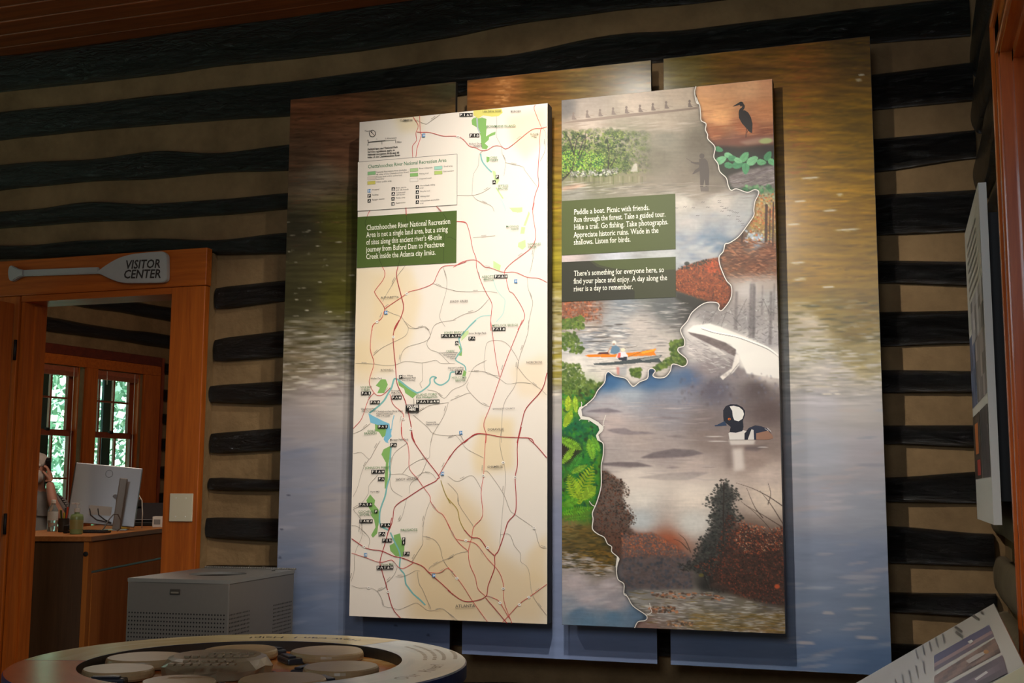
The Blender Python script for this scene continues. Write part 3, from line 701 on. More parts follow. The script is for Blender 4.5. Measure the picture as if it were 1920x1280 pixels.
for k, col, pts in [
 (2, GRN, [(270,215),(290,190),(330,180),(340,195),(390,185),(440,200),(435,270),(440,300),(435,400),(500,360),(545,345),(540,380),(470,405),(465,440),(420,480),(460,515),(440,550),(390,540),(380,480),(375,400),(360,360),(335,300),(275,265)]),
 (2, YEL, [(290,105),(400,95),(610,82),(625,130),(575,170),(500,175),(400,160),(345,195),(290,160)]), (2, (170,175,180), [(322,190),(340,190),(345,300),(372,360),(355,362),(330,300)]),
 (2, GRN, [(440,630),(475,635),(475,680),(450,700),(440,690)]), (2, LGR, [(505,790),(540,800),(560,870),(590,900),(560,950),(530,900)]), (2, LGR, [(700,1215),(845,1212),(830,1270),(740,1262)]),
 (4, LGR, [(590,55),(690,45),(690,90),(640,100)]), (4, LGR, [(755,85),(765,110),(725,230),(700,230)]), (4, LGR, [(680,240),(720,245),(710,310),(670,310)]), (4, LGR, [(650,400),(720,370),(725,440),(690,470),(645,440)]), (4, LGR, [(400,580),(475,625),(465,685),(400,650)]),
 (5, GRN, [(300,560),(345,560),(365,610),(330,690),(265,690),(290,640),(250,620)]), (5, GRN, [(460,570),(530,610),(570,640),(620,670),(640,700),(600,740),(530,690),(520,650),(470,620)]), (5, GRN, [(240,970),(330,980),(345,1060),(320,1110),(280,1050),(250,1050)]),
 (5, LGR, [(1070,120),(1130,95),(1130,130),(1060,200)]), (5, GRN, [(1030,230),(1070,270),(1065,340),(1020,330),(1050,290)]), (5, GRN, [(1085,470),(1110,490),(1100,530),(1070,530)]),
 (5, LAKE, [(180,880),(230,910),(330,960),(380,980),(392,1060),(402,1100),(350,1162),(325,1130),(350,1020),(200,970)]),
 (6, GRN, [(310,0),(440,30),(450,90),(400,130),(355,60),(310,50)]), (6, LAKE, [(450,0),(510,30),(500,90),(455,140),(470,200),(420,165),(440,60)]),
 (6, GRN, [(385,330),(410,270),(490,230),(495,300),(470,440),(465,600),(450,740),(425,740),(425,600),(440,430)]),
 (6, GRN, [(250,810),(310,880),(300,930),(350,990),(365,1050),(350,1180),(310,1280),(330,1160),(260,1060),(270,1030),(225,950),(205,880)]),
 (8, GRN, [(540,200),(610,180),(625,250),(660,300),(660,370),(640,450),(560,440),(500,380),(490,320),(540,290)]), (8, GRN, [(310,0),(370,0),(350,180),(300,230),(280,200),(330,110)]),
]: area.poly(cv(k, pts), col)
for k, w, col, pts in [
 (2, 2.6, TEAL, [(372,600),(390,680),(440,750),(500,810)]), (2, 2.6, LGR, [(550,985),(590,1050),(630,1110)]), (2, 2.2, (190,215,205), [(600,1110),(640,1180),(660,1250)]),
 (4, 2.2, (196,218,205), [(490,10),(520,70)]), (4, 2.0, (190,215,205), [(400,770),(430,860),(480,930),(515,970),(510,1050),(490,1120),(430,1190)]), (4, 2.0, (170,208,200), [(140,1270),(170,1220),(270,1140),(380,1125)]),
 (5, 2.2, TEAL, [(1200,0),(1110,90),(1050,160),(1040,190),(1062,280),(1030,330),(1010,380),(1090,430),(1105,480)]),
 (5, 2.6, TEAL, [(1000,490),(960,500),(940,570),(870,615),(815,592),(805,560),(825,545),(790,535),(765,560),(760,610),(690,670),(640,690)]),
 (5, 3.2, TEAL, [(640,690),(560,640),(470,570),(430,555),(412,600),(400,640),(370,690),(330,760),(270,820),(190,880)]), (5, 1.6, LAKE, [(425,900),(410,960),(400,1040)]),
 (6, 3.0, TEAL, [(500,240),(485,480),(490,580),(455,700),(430,830),(390,940),(365,1040),(375,1180),(470,1240)]),
 (8, 2.8, TEAL, [(500,170),(545,270),(600,380),(612,460),(605,560),(620,600),(660,650),(675,750),(700,790),(760,870),(830,930),(900,1000)]),
]: area.stroke(cv(k, pts), w, col)
area.build('park_areas', M_PRINT, mp_t)
road = Ink(PM, NRM, base=1.6e-3)
RED, DRED, GRY, OLV = (200, 84, 80), (166, 54, 56), (150, 140, 128), (160, 140, 60)
R_ = [(3, [(210,75),(178,140),(180,180)]), (1, [(700,178),(735,230),(758,270),(755,310),(735,350),(735,400),(740,450),(700,500),(692,540),(698,645)]), (1, [(775,165),(778,260),(785,350),(795,390),(775,450),(745,540),(732,645)]), (1, [(745,350),(790,355),(880,355),(960,375),(1050,398),(1210,400),(1280,440)]),
 (2, [(0,398),(120,402),(190,450),(250,515),(320,530),(380,562),(450,558),(530,510),(610,515),(690,535),(950,330),(1060,312),(1130,292)]), (2, [(1000,40),(988,95),(1065,290),(1060,330),(1048,430),(1050,540),(1035,700),(1030,850),(1037,960),(1000,1060),(965,1240)]),
 (3, [(330,635),(358,700),(340,770),(265,870),(262,910),(350,1040),(345,1100),(320,1160),(240,1220),(230,1280)]), (3, [(350,1065),(420,1015),(525,945),(600,890),(700,865),(835,808),(880,720),(935,640),(1080,620),(1170,590)]), (3, [(870,35),(940,110),(980,180),(1080,185),(1170,200)]),
 (4, [(40,185),(120,195),(150,250),(175,350),(195,460),(230,560),(235,650),(280,790),(330,900),(385,1000),(385,1080),(375,1180),(378,1280)]), (4, [(0,645),(110,585),(230,575),(320,645),(370,650),(500,695),(620,695),(740,745),(850,755),(940,797)]), (4, [(810,0),(795,100),(825,310),(810,400),(760,470),(600,590),(515,680),(530,760),(560,880),(610,920),(715,1120),(645,1270)]),
 (5, [(255,20),(220,70),(200,270),(235,410),(190,580),(240,690),(290,715),(340,690),(390,640)]), (5, [(235,690),(180,760),(120,930),(40,1025)]), (5, [(385,700),(420,800),(515,890),(495,980),(500,1100),(550,1160)]), (5, [(1340,0),(1365,180),(1395,400),(1425,540)]), (5, [(1640,0),(1500,350),(1425,560),(1335,820),(1275,980),(1300,1080),(1295,1162)]),
 (6, [(630,0),(640,130),(700,200),(720,340),(725,500),(820,620),(890,720),(970,830),(980,900),(1060,1010),(1130,1060),(1216,1220)]), (6, [(1075,585),(1216,340)]),
 (7, [(240,50),(230,210),(225,310),(210,420),(220,560),(165,630),(150,700),(130,785),(140,870),(175,950),(190,1020),(240,1070)]), (7, [(55,710),(110,720),(180,740),(250,830),(320,910),(350,990),(355,1100),(405,1240)]), (7, [(0,615),(60,720),(130,785)]), (7, [(0,885),(60,955),(110,1025),(160,1105),(250,1230)]), (7, [(240,1065),(300,1085),(330,1110),(390,1210)]), (7, [(345,1235),(450,1120),(520,1070),(625,993)]),
 (8, [(60,405),(230,460),(380,510),(500,485),(540,500),(590,560),(650,580),(760,520)]), (8, [(940,625),(1060,630),(1150,580),(1219,620)])]
D_ = [(3, [(490,635),(475,735),(525,945),(545,1040),(520,1140),(450,1280)]), (3, [(568,50),(572,125)]), (5, [(475,0),(430,80),(418,200),(440,430),(455,600),(530,760),(580,960),(600,1090),(625,1162)]), (5, [(1090,1162),(1190,1080),(1300,1080),(1440,1105),(1605,1112),(1720,1120),(1750,1162)]), (5, [(1875,500),(1825,660),(1680,830),(1640,950),(1600,1120),(1590,1162)]),
 (6, [(745,60),(770,160),(910,370),(1075,585),(1060,620),(1030,655),(890,725),(690,855),(600,910),(540,980),(520,1130),(460,1280)]), (7, [(510,75),(560,120),(625,195)]), (7, [(465,0),(440,110),(440,240),(425,320),(432,450),(425,545),(380,600),(355,680),(320,780),(297,815),(295,890),(255,1000),(240,1070),(160,1100),(90,1095),(0,1030)]), (7, [(0,210),(60,130),(170,50),(240,45)]), (7, [(105,650),(150,697),(200,705),(250,770),(297,815)]), (7, [(240,1080),(300,1150),(375,1240)]),
 (8, [(60,240),(230,350),(400,380),(540,440),(650,465),(760,510),(870,555),(940,625),(1050,720),(1160,820),(1219,880)]), (8, [(520,0),(440,300),(385,500),(410,620),(450,750),(525,1025),(620,1150)])]
G_ = [(1, [(735,215),(835,258),(870,250),(1010,150)]), (2, [(555,170),(560,260),(555,400),(610,510),(620,600),(660,690),(640,850)]), (2, [(660,700),(850,745),(880,790),(1020,975)]), (2, [(110,1075),(280,1075),(400,1040),(490,985)]), (2, [(280,1075),(340,1130),(490,1190),(530,1260)]), (2, [(400,565),(360,610),(350,720),(330,770),(290,850),(275,1070)]), (2, [(1080,300),(1120,380),(1110,560),(1050,690)]),
 (3, [(560,630),(480,735),(430,820),(370,920),(335,990)]), (3, [(360,1070),(440,1110),(520,1140),(560,1190),(640,1250),(700,1250),(760,1245),(800,1280)]), (3, [(940,650),(975,760),(970,880),(920,1060),(905,1150),(960,1240)]), (3, [(840,808),(950,850),(1060,880),(1170,890)]),
 (4, [(0,880),(120,890),(330,885),(440,900)]), (4, [(0,1170),(120,1110),(240,1080),(360,960)]), (4, [(740,750),(750,860),(795,990),(770,1120),(745,1270)]), (4, [(200,350),(420,330)]), (4, [(820,400),(790,600),(765,700)]),
 (5, [(60,408),(230,415),(340,430),(430,425),(540,390),(690,405),(820,380),(870,410),(1000,410)]), (5, [(225,340),(300,270),(415,210),(530,150),(560,75),(520,10)]), (5, [(485,400),(500,310),(560,250),(740,190),(800,60),(870,20),(1010,0)]), (5, [(560,75),(640,80),(720,60),(770,140),(735,220),(770,280),(850,310),(950,410)]), (5, [(690,405),(695,560),(670,600),(690,640)]), (5, [(1130,485),(1290,490),(1430,560),(1500,605),(1620,590),(1720,600)]), (5, [(1600,450),(1690,560),(1820,660),(1870,710)]), (5, [(1130,590),(1120,650),(1240,780),(1330,820)]), (5, [(740,660),(830,680),(900,740),(980,660),(1100,600),(1180,450),(1300,380)]), (5, [(960,760),(1100,700),(1150,690)]), (5, [(630,890),(760,810),(940,780)]), (5, [(940,780),(900,900),(800,1070),(770,1160)]), (5, [(610,900),(740,1010),(800,1075),(940,1095),(1050,1090),(1090,1160)]), (5, [(1700,0),(1690,130),(1600,400),(1580,600),(1480,760),(1450,900),(1440,1162)]), (5, [(1425,530),(1290,490),(1290,280),(1330,200),(1480,210),(1600,380),(1590,470)]), (5, [(40,1075),(120,1040),(200,980)]), (5, [(610,740),(612,800)]),
 (6, [(50,320),(150,310),(240,385),(300,290),(370,170)]), (6, [(240,385),(160,520),(100,730),(45,840)]), (6, [(700,190),(540,320),(500,480),(490,640),(520,760),(640,840)]), (6, [(480,570),(640,565),(770,605),(900,545),(990,560),(1040,620)]), (6, [(640,560),(720,470),(860,390),(960,370),(970,250),(1010,60)]), (6, [(720,800),(740,680),(860,570),(940,390)]), (6, [(690,860),(640,1060),(600,1130)]), (6, [(970,900),(930,1000),(880,1200)]), (6, [(50,990),(130,940),(230,800),(240,700),(350,570)]), (6, [(50,990),(150,1130),(140,1280)]),
 (7, [(340,0),(330,120),(365,300),(350,480),(325,770)]), (7, [(230,280),(260,290),(350,420),(390,520),(420,550),(520,620),(550,650),(580,750),(625,765)]), (7, [(0,310),(60,345),(130,310),(170,320),(215,400)]), (7, [(0,355),(60,420),(70,490),(165,630)]), (7, [(330,680),(390,680),(420,750),(460,800),(460,850),(510,900),(535,1060),(625,1190)]), (7, [(0,70),(50,55),(95,110),(130,145),(225,195)]), (7, [(0,835),(60,800),(130,785)]), (7, [(0,1170),(60,1222)]),
 (8, [(60,90),(140,110),(260,230),(250,350)]), (8, [(60,775),(150,805),(260,800),(350,840),(400,920),(430,1010),(525,1030)]), (8, [(350,835),(440,800),(450,750)]), (8, [(525,1030),(600,1050),(700,1010),(790,975),(850,1000),(930,1060),(1010,1055),(1100,1040),(1219,1140)]), (8, [(450,750),(540,660),(580,570)]), (8, [(870,210),(1000,250),(1070,340),(1100,470),(1170,580)]), (8, [(940,620),(960,560),(1100,490),(1219,440)]), (8, [(890,0),(870,200),(870,300),(810,400),(750,500)]), (8, [(810,620),(830,750),(870,820),(930,960),(965,1040)]), (8, [(160,0),(180,200),(100,400),(90,600),(55,730)]), (8, [(560,670),(680,660),(790,605),(840,610)])]
for k, p in G_: road.stroke(cv(k, p), 0.6, GRY)
for k, p in R_: road.stroke(cv(k, p), 1.0, RED)
road.stroke(cv(7, [(0,450),(60,520),(75,590),(105,650)]), 1.2, OLV); road.stroke(cv(6, [(1100,640),(1150,790),(1216,920)]), 1.2, OLV)
for k, p in D_: road.stroke(cv(k, p), 1.4, DRED)
for k, p in (([7, (225,307)]), ([7, (350,225)]), ([7, (425,318)]), ([7, (115,716)]), ([7, (252,762)]), ([7, (350,1020)]), ([7, (330,1110)]), ([7, (452,1122)]), ([7, (512,1075)]), ([7, (58,955)]), ([7, (545,638)]), ([8, (255,800)]), ([8, (475,845)]), ([8, (205,330)]), ([5, (588,1030)]), ([5, (514,935)]), ([5, (420,160)]), ([1, (1215,402)]), ([3, (280,1190)]), ([3, (578,910)])):
    (x, y), = cv(k, [p]); road.disc(x, y, 3.2, 2.6, (236, 228, 218)); road.stroke([(x-1.4, y), (x+1.4, y)], 1.2, (120, 112, 104), False)
road.build('road_lines', M_PRINT, mp_t)

leg = Ink(PM, NRM, base=2.6e-3)
# legend block
fr = [(671.5,304),(857.5,289),(857.3,384),(671,396)]
leg.poly(fr, (232, 220, 206))
for a, b in ((fr[0], fr[1]), (fr[1], fr[2]), (fr[2], fr[3])): leg.stroke([a, b], 0.8, (110, 104, 98), False)
GB = [(671,407),(857,394.8),(856,492.5),(669.5,502.5)]
leg.poly(GB, (76, 94, 42))
for k, p in ((3, [(178,145),(165,230),(260,420),(300,560),(330,630)]), (3, [(572,125),(580,240),(560,420),(510,560),(490,635)]), (3, [(940,110),(985,200),(950,360),(945,600)]), (3, [(985,350),(1010,345),(1070,375)])): leg.stroke(cv(k, p), 0.9, (56, 70, 32))
CREAM = (236, 234, 214)
for i, (tx, a, b) in enumerate((('Chattahoochee River National Recreation', (687.5,432), (845,419.5)), ('Area is not a single land area, but a string', (687.5,445.3), (840,434)), ('of sites along this ancient river\u2019s 48-mile', (687,459), (828.8,449)), ('journey from Buford Dam to Peachtree', (687,472.5), (833.3,462.5)), ('Creek inside the Atlanta city limits.', (687,486), (817,477.5)))):
    leg.text(tx, a, CREAM, h=14.2, p1=b, serif=True, bold=0.004)
leg.text('Chattahoochee River National Recreation Area', (690.5,316), (72, 120, 84), h=9.6, p1=(837.5,303.5), bold=0.012)
DK, MD = (52, 50, 48), (96, 90, 84)
leg.text('North', (684.5,247), DK, h=4)
leg.disc(698.8, 250.5, 6.2, 6.6, DK, 20); leg.disc(698.8, 250.5, 5.1, 5.5, (226, 212, 198), 20)
leg.stroke([(701.5,253.5),(696.5,247.5)], 1.0, DK, False); leg.poly([(695.5,246.3),(699,247.3),(696.6,249.8)], DK)
leg.stroke([(691,266.8),(723,263.8)], 1.3, DK, False); leg.stroke([(723,263.8),(742.5,262.5)], 0.7, MD, False)
for a, b in (((691,262.5),(691,270)), ((716.5,265),(716.5,269)), ((742.5,262),(742.5,267))): leg.stroke([a, b], 0.6, DK, False)
for tx, p in (('0', (689.5,265)), ('1', (706,262.5)), ('2 Kilometers', (722.5,261.5)), ('0', (689.5,273.5)), ('1', (715.8,271.5)), ('2 Miles', (741.5,268.5))): leg.text(tx, p, DK, h=4.2, ang=-5)
for i, (tx, b) in enumerate((('Federal laws and National Park', (746.5,277.3)), ('Service regulations apply to', (741,283)), ('national recreation lands and 48', (749,287.8)), ('miles of the Chattahoochee River.', (751,292.5)))):
    leg.text(tx, (690,281.7+i*5.0), DK, h=5.0, p1=b, bold=0.02)
for (x, y), c in (((690,321.5),(140,186,130)), ((690,330.8),(214,196,182)), ((689.6,339.5),(206,194,98)), ((769.5,315.5),(170,196,140)), ((769.5,324.6),(140,184,110)), ((769.5,334),(230,220,208)), ((815,311.5),(160,206,186)), ((815,320.6),(176,196,110))):
    q = [(x, y+0.9), (x+14.8, y-0.3), (x+14.8, y+6.0), (x, y+7.2)]; leg.poly(q, c)
    for a, b in zip(q, q[1:]+q[:1]): leg.stroke([a, b], 0.35, (130, 126, 110), False)
for tx, p in (('National Recreation Area (includes', (706,324.5)), ('48 miles of the Chattahoochee River)', (706,329)), ('Private land within authorized', (706,333.5)), ('boundary', (706,337.5)), ('Other public area', (706,342.8)), ('River mileposts', (786.5,317.5)), ('Hiking trail', (786.5,327.5)), ('Unpaved road', (786.5,336.8)), ('Shoal area', (832.5,313.8)), ('Exit number', (832,323)),
  ('Hospital', (698.5,357.3)), ('Parking', (698.5,367)), ('Ranger station', (698.5,376)), ('Boat, canoe,', (743,353.8)), ('and raft launch', (743,358)), ('Canoe and', (743,363)), ('raft launch', (743,367)), ('Picnic area', (743,373)), ('Restrooms', (743,382.3)), ('Horseback riding', (788.5,349.8)), ('trail', (788.5,354)), ('Bicycle trail', (788.5,360.5)), ('Hiking trail', (788.5,370)), ('Wheelchair-accessible', (788.5,378.3)), ('trail', (788.5,382.8))):
    leg.text(tx, p, MD, h=4.0, ang=-4.6)
BLK, WHT, HBL = (30, 28, 26), (238, 232, 222), (62, 130, 186)
def icons(x, y, s, w=6.1, h=6.4, step=6.3, slope=-0.06):
    for i, ch in enumerate(s):
        xx, yy = x+i*step, y+i*step*slope
        leg.poly([(xx, yy), (xx+w, yy+slope*w), (xx+w, yy+h+slope*w), (xx, yy+h)], HBL if ch == 'H' else BLK)
        if ch in 'PH': leg.text(ch, (xx+w*0.2, yy+h*0.86), WHT, h=h*1.05, bold=0.02)
        elif ch == 'A': leg.stroke([(xx+w*.2, yy+h*.8), (xx+w*.5, yy+h*.2), (xx+w*.8, yy+h*.8)], 1.1, WHT, False)
        elif ch == 'w': leg.stroke([(xx+w*.15, yy+h*.7), (xx+w*.5, yy+h*.8), (xx+w*.85, yy+h*.65)], 1.0, WHT, False); leg.disc(xx+w*.5, yy+h*.42, w*.2, h*.18, WHT, 8)
        elif ch == 'i': leg.stroke([(xx+w*.5, yy+h*.3), (xx+w*.5, yy+h*.85)], 1.5, WHT, False); leg.disc(xx+w*.5, yy+h*.2, w*.13, h*.11, WHT, 8)
        elif ch == 'r': leg.stroke([(xx+w*.3, yy+h*.25), (xx+w*.3, yy+h*.8)], 1.3, WHT, False); leg.stroke([(xx+w*.7, yy+h*.25), (xx+w*.7, yy+h*.8)], 1.3, WHT, False)
        elif ch == 'c': leg.stroke([(xx+w*.25, yy+h*.75), (xx+w*.5, yy+h*.45), (xx+w*.8, yy+h*.75)], 1.1, WHT, False); leg.disc(xx+w*.55, yy+h*.3, w*.15, h*.13, WHT, 8)
for x, y, s in ((690,355,'H'),(690,364.3,'P'),(690,373.8,'c'),(735,351.6,'w'),(735,360.8,'c'),(734.6,370,'A'),(734.4,379.5,'r'),(780.2,347.8,'c'),(780.2,357.4,'c'),(780.2,366.6,'i'),(780.2,376,'c')): icons(x, y, s)
for k, p, s in ((2,(135,138),'Piwr'),(2,(248,372),'Piw'),(2,(548,845),'P'),(2,(512,905),'c'),(1,(805,372),'H'),(4,(412,722),'PAwr'),(4,(392,1247),'PAiw'),(4,(612,768),'H'),(3,(355,1082),'H'),
  (5,(872,134),'PAiwcr'),(5,(1133,158),'PA'),(5,(1007,200),'w'),(5,(1008,480),'Pc'),(5,(475,522),'P'),(5,(115,678),'PAi'),(5,(405,717),'PAr'),(5,(200,762),'PAw'),(5,(638,757),'PcAiwcr'),(5,(275,993),'PAi'),(5,(1046,1050),'H'),
  (6,(270,517),'Piwr'),(6,(350,604),'PA'),(6,(122,912),'PAic'),(6,(308,992),'P'),(6,(128,1110),'icrc'),(6,(378,1157),'Pic'),(6,(497,195),'Pw'),(6,(1105,540),'H'),(8,(372,165),'PA'),(8,(412,240),'Pir'),(8,(640,227),'P'),(8,(640,266),'i'),(8,(652,390),'PA'),(8,(350,550),'PAiwr'),(8,(205,405),'H'),(8,(985,640),'H')):
    (x, y), = cv(k, [p]); icons(x, y, s, slope=-0.02)
# place names
GT = (96, 132, 92)
for tx, (x, y), h, c in (('BUFORD',(958.5,211.5),5,MD),('CUMMING',(751,228),5,MD),('BOWMANS ISLAND',(913,240),6.2,GT),('SUGAR',(995,254),5,MD),('HILL',(998,258.5),5,MD),('ORRS',(920,298),5.4,GT),('FERRY',(920,303),5.4,GT),('SETTLES',(934.5,351),5.4,GT),('BRIDGE',(934.5,356),5.4,GT),('McGINNIS',(950,427),5.2,GT),('FERRY',(959,432),5.2,GT),('SUWANEE',(990,460),5.4,GT),('CREEK',(991,465.5),5.4,GT),
  ('ABBOTTS',(904.5,521),5.6,GT),('BRIDGE',(908,526),5.6,GT),('MEDLOCK BRIDGE',(923.5,612.5),5.8,GT),('JONES BRIDGE',(834,626),5.8,GT),('ALPHARETTA',(715,560),5.6,MD),('JOHNS CREEK',(845,567),5.4,MD),('ROSWELL',(715,696),5.6,MD),('CREEC',(837.5,660.5),5.6,GT),('HOLCOMB',(848,710),5.6,GT),('BRIDGE',(855,715),5.6,GT),('VICKERY',(677,728),5.6,GT),('CREEK',(679,733),5.6,GT),('ISLAND FORD',(781.5,742),6.2,GT),('Park Headquarters',(781.5,746.5),5.2,GT),('NORCROSS',(988,681.5),5.6,MD),('DORAVILLE',(915.5,807),5.8,MD),('CHAMBLEE',(915,877),5.8,MD),('GOLD',(690,810),5.8,GT),('BRANCH',(684,814.5),5.8,GT),('JOHNSON FERRY',(686,879),6.0,GT),('SANDY SPRINGS',(743,900),5.8,MD),('COCHRAN',(673,961),6.2,GT),('SHOALS',(675,966),6.2,GT),('PALISADES',(752.5,995.5),6.6,GT),('ATLANTA',(855,1138.5),8.2,MD),('Paces Mill',(716,1059.5),5.8,GT),
  ('Don White',(755,706),4.4,DK),('Memorial Park',(755,710),4.4,DK),('City of Roswell',(755,714),4.0,DK),('Waller Park',(696,711),4.4,DK),('Chattahoochee River Park',(707,773),4.6,DK),('Fulton County and',(707,777),4.0,DK),('City of Roswell',(707,781),4.0,DK),('Chattahoochee',(678,768),4.4,DK),('Nature Center',(680,772),4.4,DK),('Riverside',(735,734),4.4,DK),('Park City',(735,738),4.4,DK),('of Roswell',(736,742),4.0,DK),('Garrard Landing',(841,691),4.4,DK),('City of Roswell',(845,695),4.0,DK),('Jones Bridge Park',(880,626.5),4.6,DK),('Chattahoochee River',(825,663),4.0,DK),('Environmental',(833,666.5),4.0,DK),('Education',(839,670),4.0,DK),('Center',(845,673),4.0,DK),('Morgan Falls Park',(732.5,826),4.8,DK),('Dunwoody',(800,793),4.2,DK),('Nature Center',(800,797),4.2,DK),('Lake Sidney Lanier',(906,211),4.6,DK),('Buford Dam',(881,272),4.6,DK),('Hatchery',(888,276),4.6,DK),('Paper Mill',(696,923),4.2,DK),('GWINNETT COUNTY',(925,768),4.2,MD)):
    leg.text(tx, (x, y), c, h=h, ang=-1.5, bold=0.006)
rl = np.random.default_rng(5)
for k, p in G_+R_[3:]:      # tiny street names along the roads, as unreadable here as in the photograph
    q = np.array(cv(k, p)); i = rl.integers(0, len(q)-1); d = q[i+1]-q[i]; L = np.hypot(*d)
    if L < 9: continue
    if d[0] < 0: d = -d
    m = (q[i]+q[i+1])/2-d/L*4; nn = np.array([d[1], -d[0]])/L*1.6
    for t in range(5): leg.stroke([m+nn+d/L*(t*1.9), m+nn+d/L*(t*1.9+1.3)], 1.3, (150, 142, 132), False)
yb = cv(5, [(545,803),(672,800),(673,865),(546,868)]); leg.poly(yb, BLK)
leg.text('YOU ARE', cv(5, [(555,832)])[0], WHT, h=6.8, p1=cv(5, [(664,830)])[0], bold=0.03); leg.text('HERE', cv(5, [(577,860)])[0], WHT, h=6.8, p1=cv(5, [(640,858)])[0], bold=0.03)
leg.build('lettering', M_PRINT, mp_t)
# ------------------------------------------------------------------ the photo collage panel
PX, PZ = (-1.269, -0.416), (0.755, 2.870)
ph_t = front_panel('collage_panel', PX[0], PX[1], PZ[0], PZ[1], 'tall photo collage panel with heron, kayaks and duck split by a white river line')
RIV = [(1304.8,162),(1302.6,173.6),(1306,192.6),(1311.5,196),(1313.8,213.9),(1314.9,226.2),(1323.8,231.8),(1322.7,243),(1326.7,252),(1327.6,261),(1340.6,275.5),(1338.4,294.5),(1346.2,306.9),(1349.6,321.4),(1361.9,333.7),(1365.3,347.2),(1370.9,356.8),(1381,353.9),(1401,360.6),(1414.5,355.5),(1422.4,358.4),(1421.3,366.2),(1415.7,377.4),(1413.4,392.6),(1413.4,403.8),(1403.3,419.4),(1385.4,443),(1367.5,455.3),(1359.7,457.5),(1356.3,471),(1348.5,481),(1349.6,495.6),(1356.3,513.5),(1363,527),(1370.9,535.9),(1372,551.6),(1367.5,565),(1356.3,579.6),(1350.7,582.5),(1347.4,578.5),(1348.5,571.7),(1341.8,566.8),(1320.5,568.4),(1298,585.2),(1289,601.5),(1276.8,616),(1278,626),(1283.5,637.3),(1282.4,648.5),(1272.3,652),(1272.3,659.7),(1286.9,672),(1288,682),(1280.2,687),(1269,683.3),(1260,683.3),(1256.7,695.6),(1246.6,706.8),(1230.9,707.9),(1224.2,703.4),(1228.7,695.6),(1224.2,691),(1216.3,693.3),(1214.1,709),(1199.5,715.7),(1188.3,724.2),(1181.6,719),(1172.7,709),(1152.5,704.5),(1141.3,696.7),(1135.7,702.3),(1133.5,716.9),(1121.1,731.4),(1112.2,747),(1089.8,766),(1084.5,771),(1091,781.4),(1105.5,783.7),(1121,792.6),(1131,802.7),(1119,816),(1123.4,825),(1131.2,831.8),(1131.2,852),(1127.4,874.4),(1127.4,910),(1119,941.6),(1111,960.6),(1112.2,973),(1111,990.8),(1120.6,1000.4),(1133.2,1007),(1139,1018.7),(1147,1024.5),(1147,1033.6),(1157.3,1042.8),(1160.7,1048.5),(1156,1062.3),(1158.4,1085),(1169.9,1094.4),(1169.9,1112.7),(1176.8,1118.4),(1187,1135.6),(1210,1151.6),(1213.4,1158.5),(1208.8,1163),(1196.2,1165.4),(1189.8,1177)]
RIVS = smooth_path(RIV, 4)
def box4(x0, y0, x1, y1): return [(x0, y0), (x1, y0), (x1, y1), (x0, y1)]
L = Canvas(1046, 140, 1480, 1196, 2.0); Rr = Canvas(1046, 140, 1480, 1196, 2.0)
L.seeds([(1060,200,(98,93,90)),(1100,200,(145,133,122)),(1200,190,(170,155,140)),(1280,175,(170,153,135)),(1100,235,(165,150,137)),(1250,230,(155,142,126)),(1080,250,(145,130,115)),(1250,260,(118,113,100)),(1310,270,(98,90,77)),(1180,260,(122,117,100)),(1230,300,(104,98,84)),(1320,320,(95,87,75)),(1290,340,(108,98,84)),(1100,340,(95,92,72)),(1200,335,(112,104,88)),(1080,360,(125,122,112)),(1200,360,(122,114,102)),(1300,360,(132,122,110)),(1340,350,(104,94,82)),(1070,300,(90,96,50)),(1130,300,(88,98,58)),
 (1280,380,(172,165,155)),(1350,375,(180,172,162)),(1400,390,(156,154,150)),(1300,420,(158,155,152)),(1380,430,(146,148,151)),(1290,450,(130,135,141)),(1350,457,(102,118,134)),(1325,450,(98,116,134)),(1290,480,(140,143,146)),(1330,480,(135,138,141)),(1060,482,(175,160,158)),(1150,482,(165,166,172)),(1250,478,(164,165,164)),(1060,440,(90,90,70)),(1060,530,(60,55,50)),(1200,530,(70,78,60)),
 (1060,580,(120,78,58)),(1100,590,(112,74,54)),(1170,570,(114,119,124)),(1250,575,(84,86,86)),(1290,580,(62,60,57)),(1150,600,(146,146,146)),(1200,610,(172,162,155)),(1100,610,(158,146,136)),(1180,640,(168,160,154)),(1100,640,(140,140,142)),(1080,650,(158,156,156)),(1230,650,(178,168,160)),(1120,670,(198,190,182)),(1080,680,(205,198,190)),(1250,680,(178,168,158)),(1150,700,(202,192,182)),(1200,700,(192,182,175)),
 (1090,760,(60,110,30)),(1070,760,(110,150,40)),(1075,800,(25,90,55)),(1110,820,(30,90,50)),(1060,840,(40,38,25)),(1100,860,(40,110,40)),(1120,860,(70,120,30)),(1090,920,(50,110,25)),(1060,950,(60,120,20)),(1090,965,(75,112,35)),
 (1070,985,(115,98,58)),(1100,1000,(95,78,38)),(1070,1030,(80,68,42)),(1120,1030,(76,62,28)),(1100,1055,(108,98,86)),(1060,1055,(155,145,142)),(1130,1072,(114,104,90)),(1080,1090,(168,155,155)),(1140,1095,(158,146,146)),(1100,1120,(162,152,155)),(1060,1140,(130,136,146)),(1150,1135,(146,138,141)),(1080,1150,(88,110,131)),(1150,1155,(84,110,131)),(1200,1152,(84,105,126)),(1100,1168,(89,115,136))])
L.grain(0.06, 30, 3, 1); L.grain(0.05, 5, 5, 2)
# fog band, rowers' water
L.dabs(box4(1054,228,1310,245), 60, [(170,156,142),(140,126,112)], (0.8,1.6), 12, 0.35, -0.1, 0.02, 3)
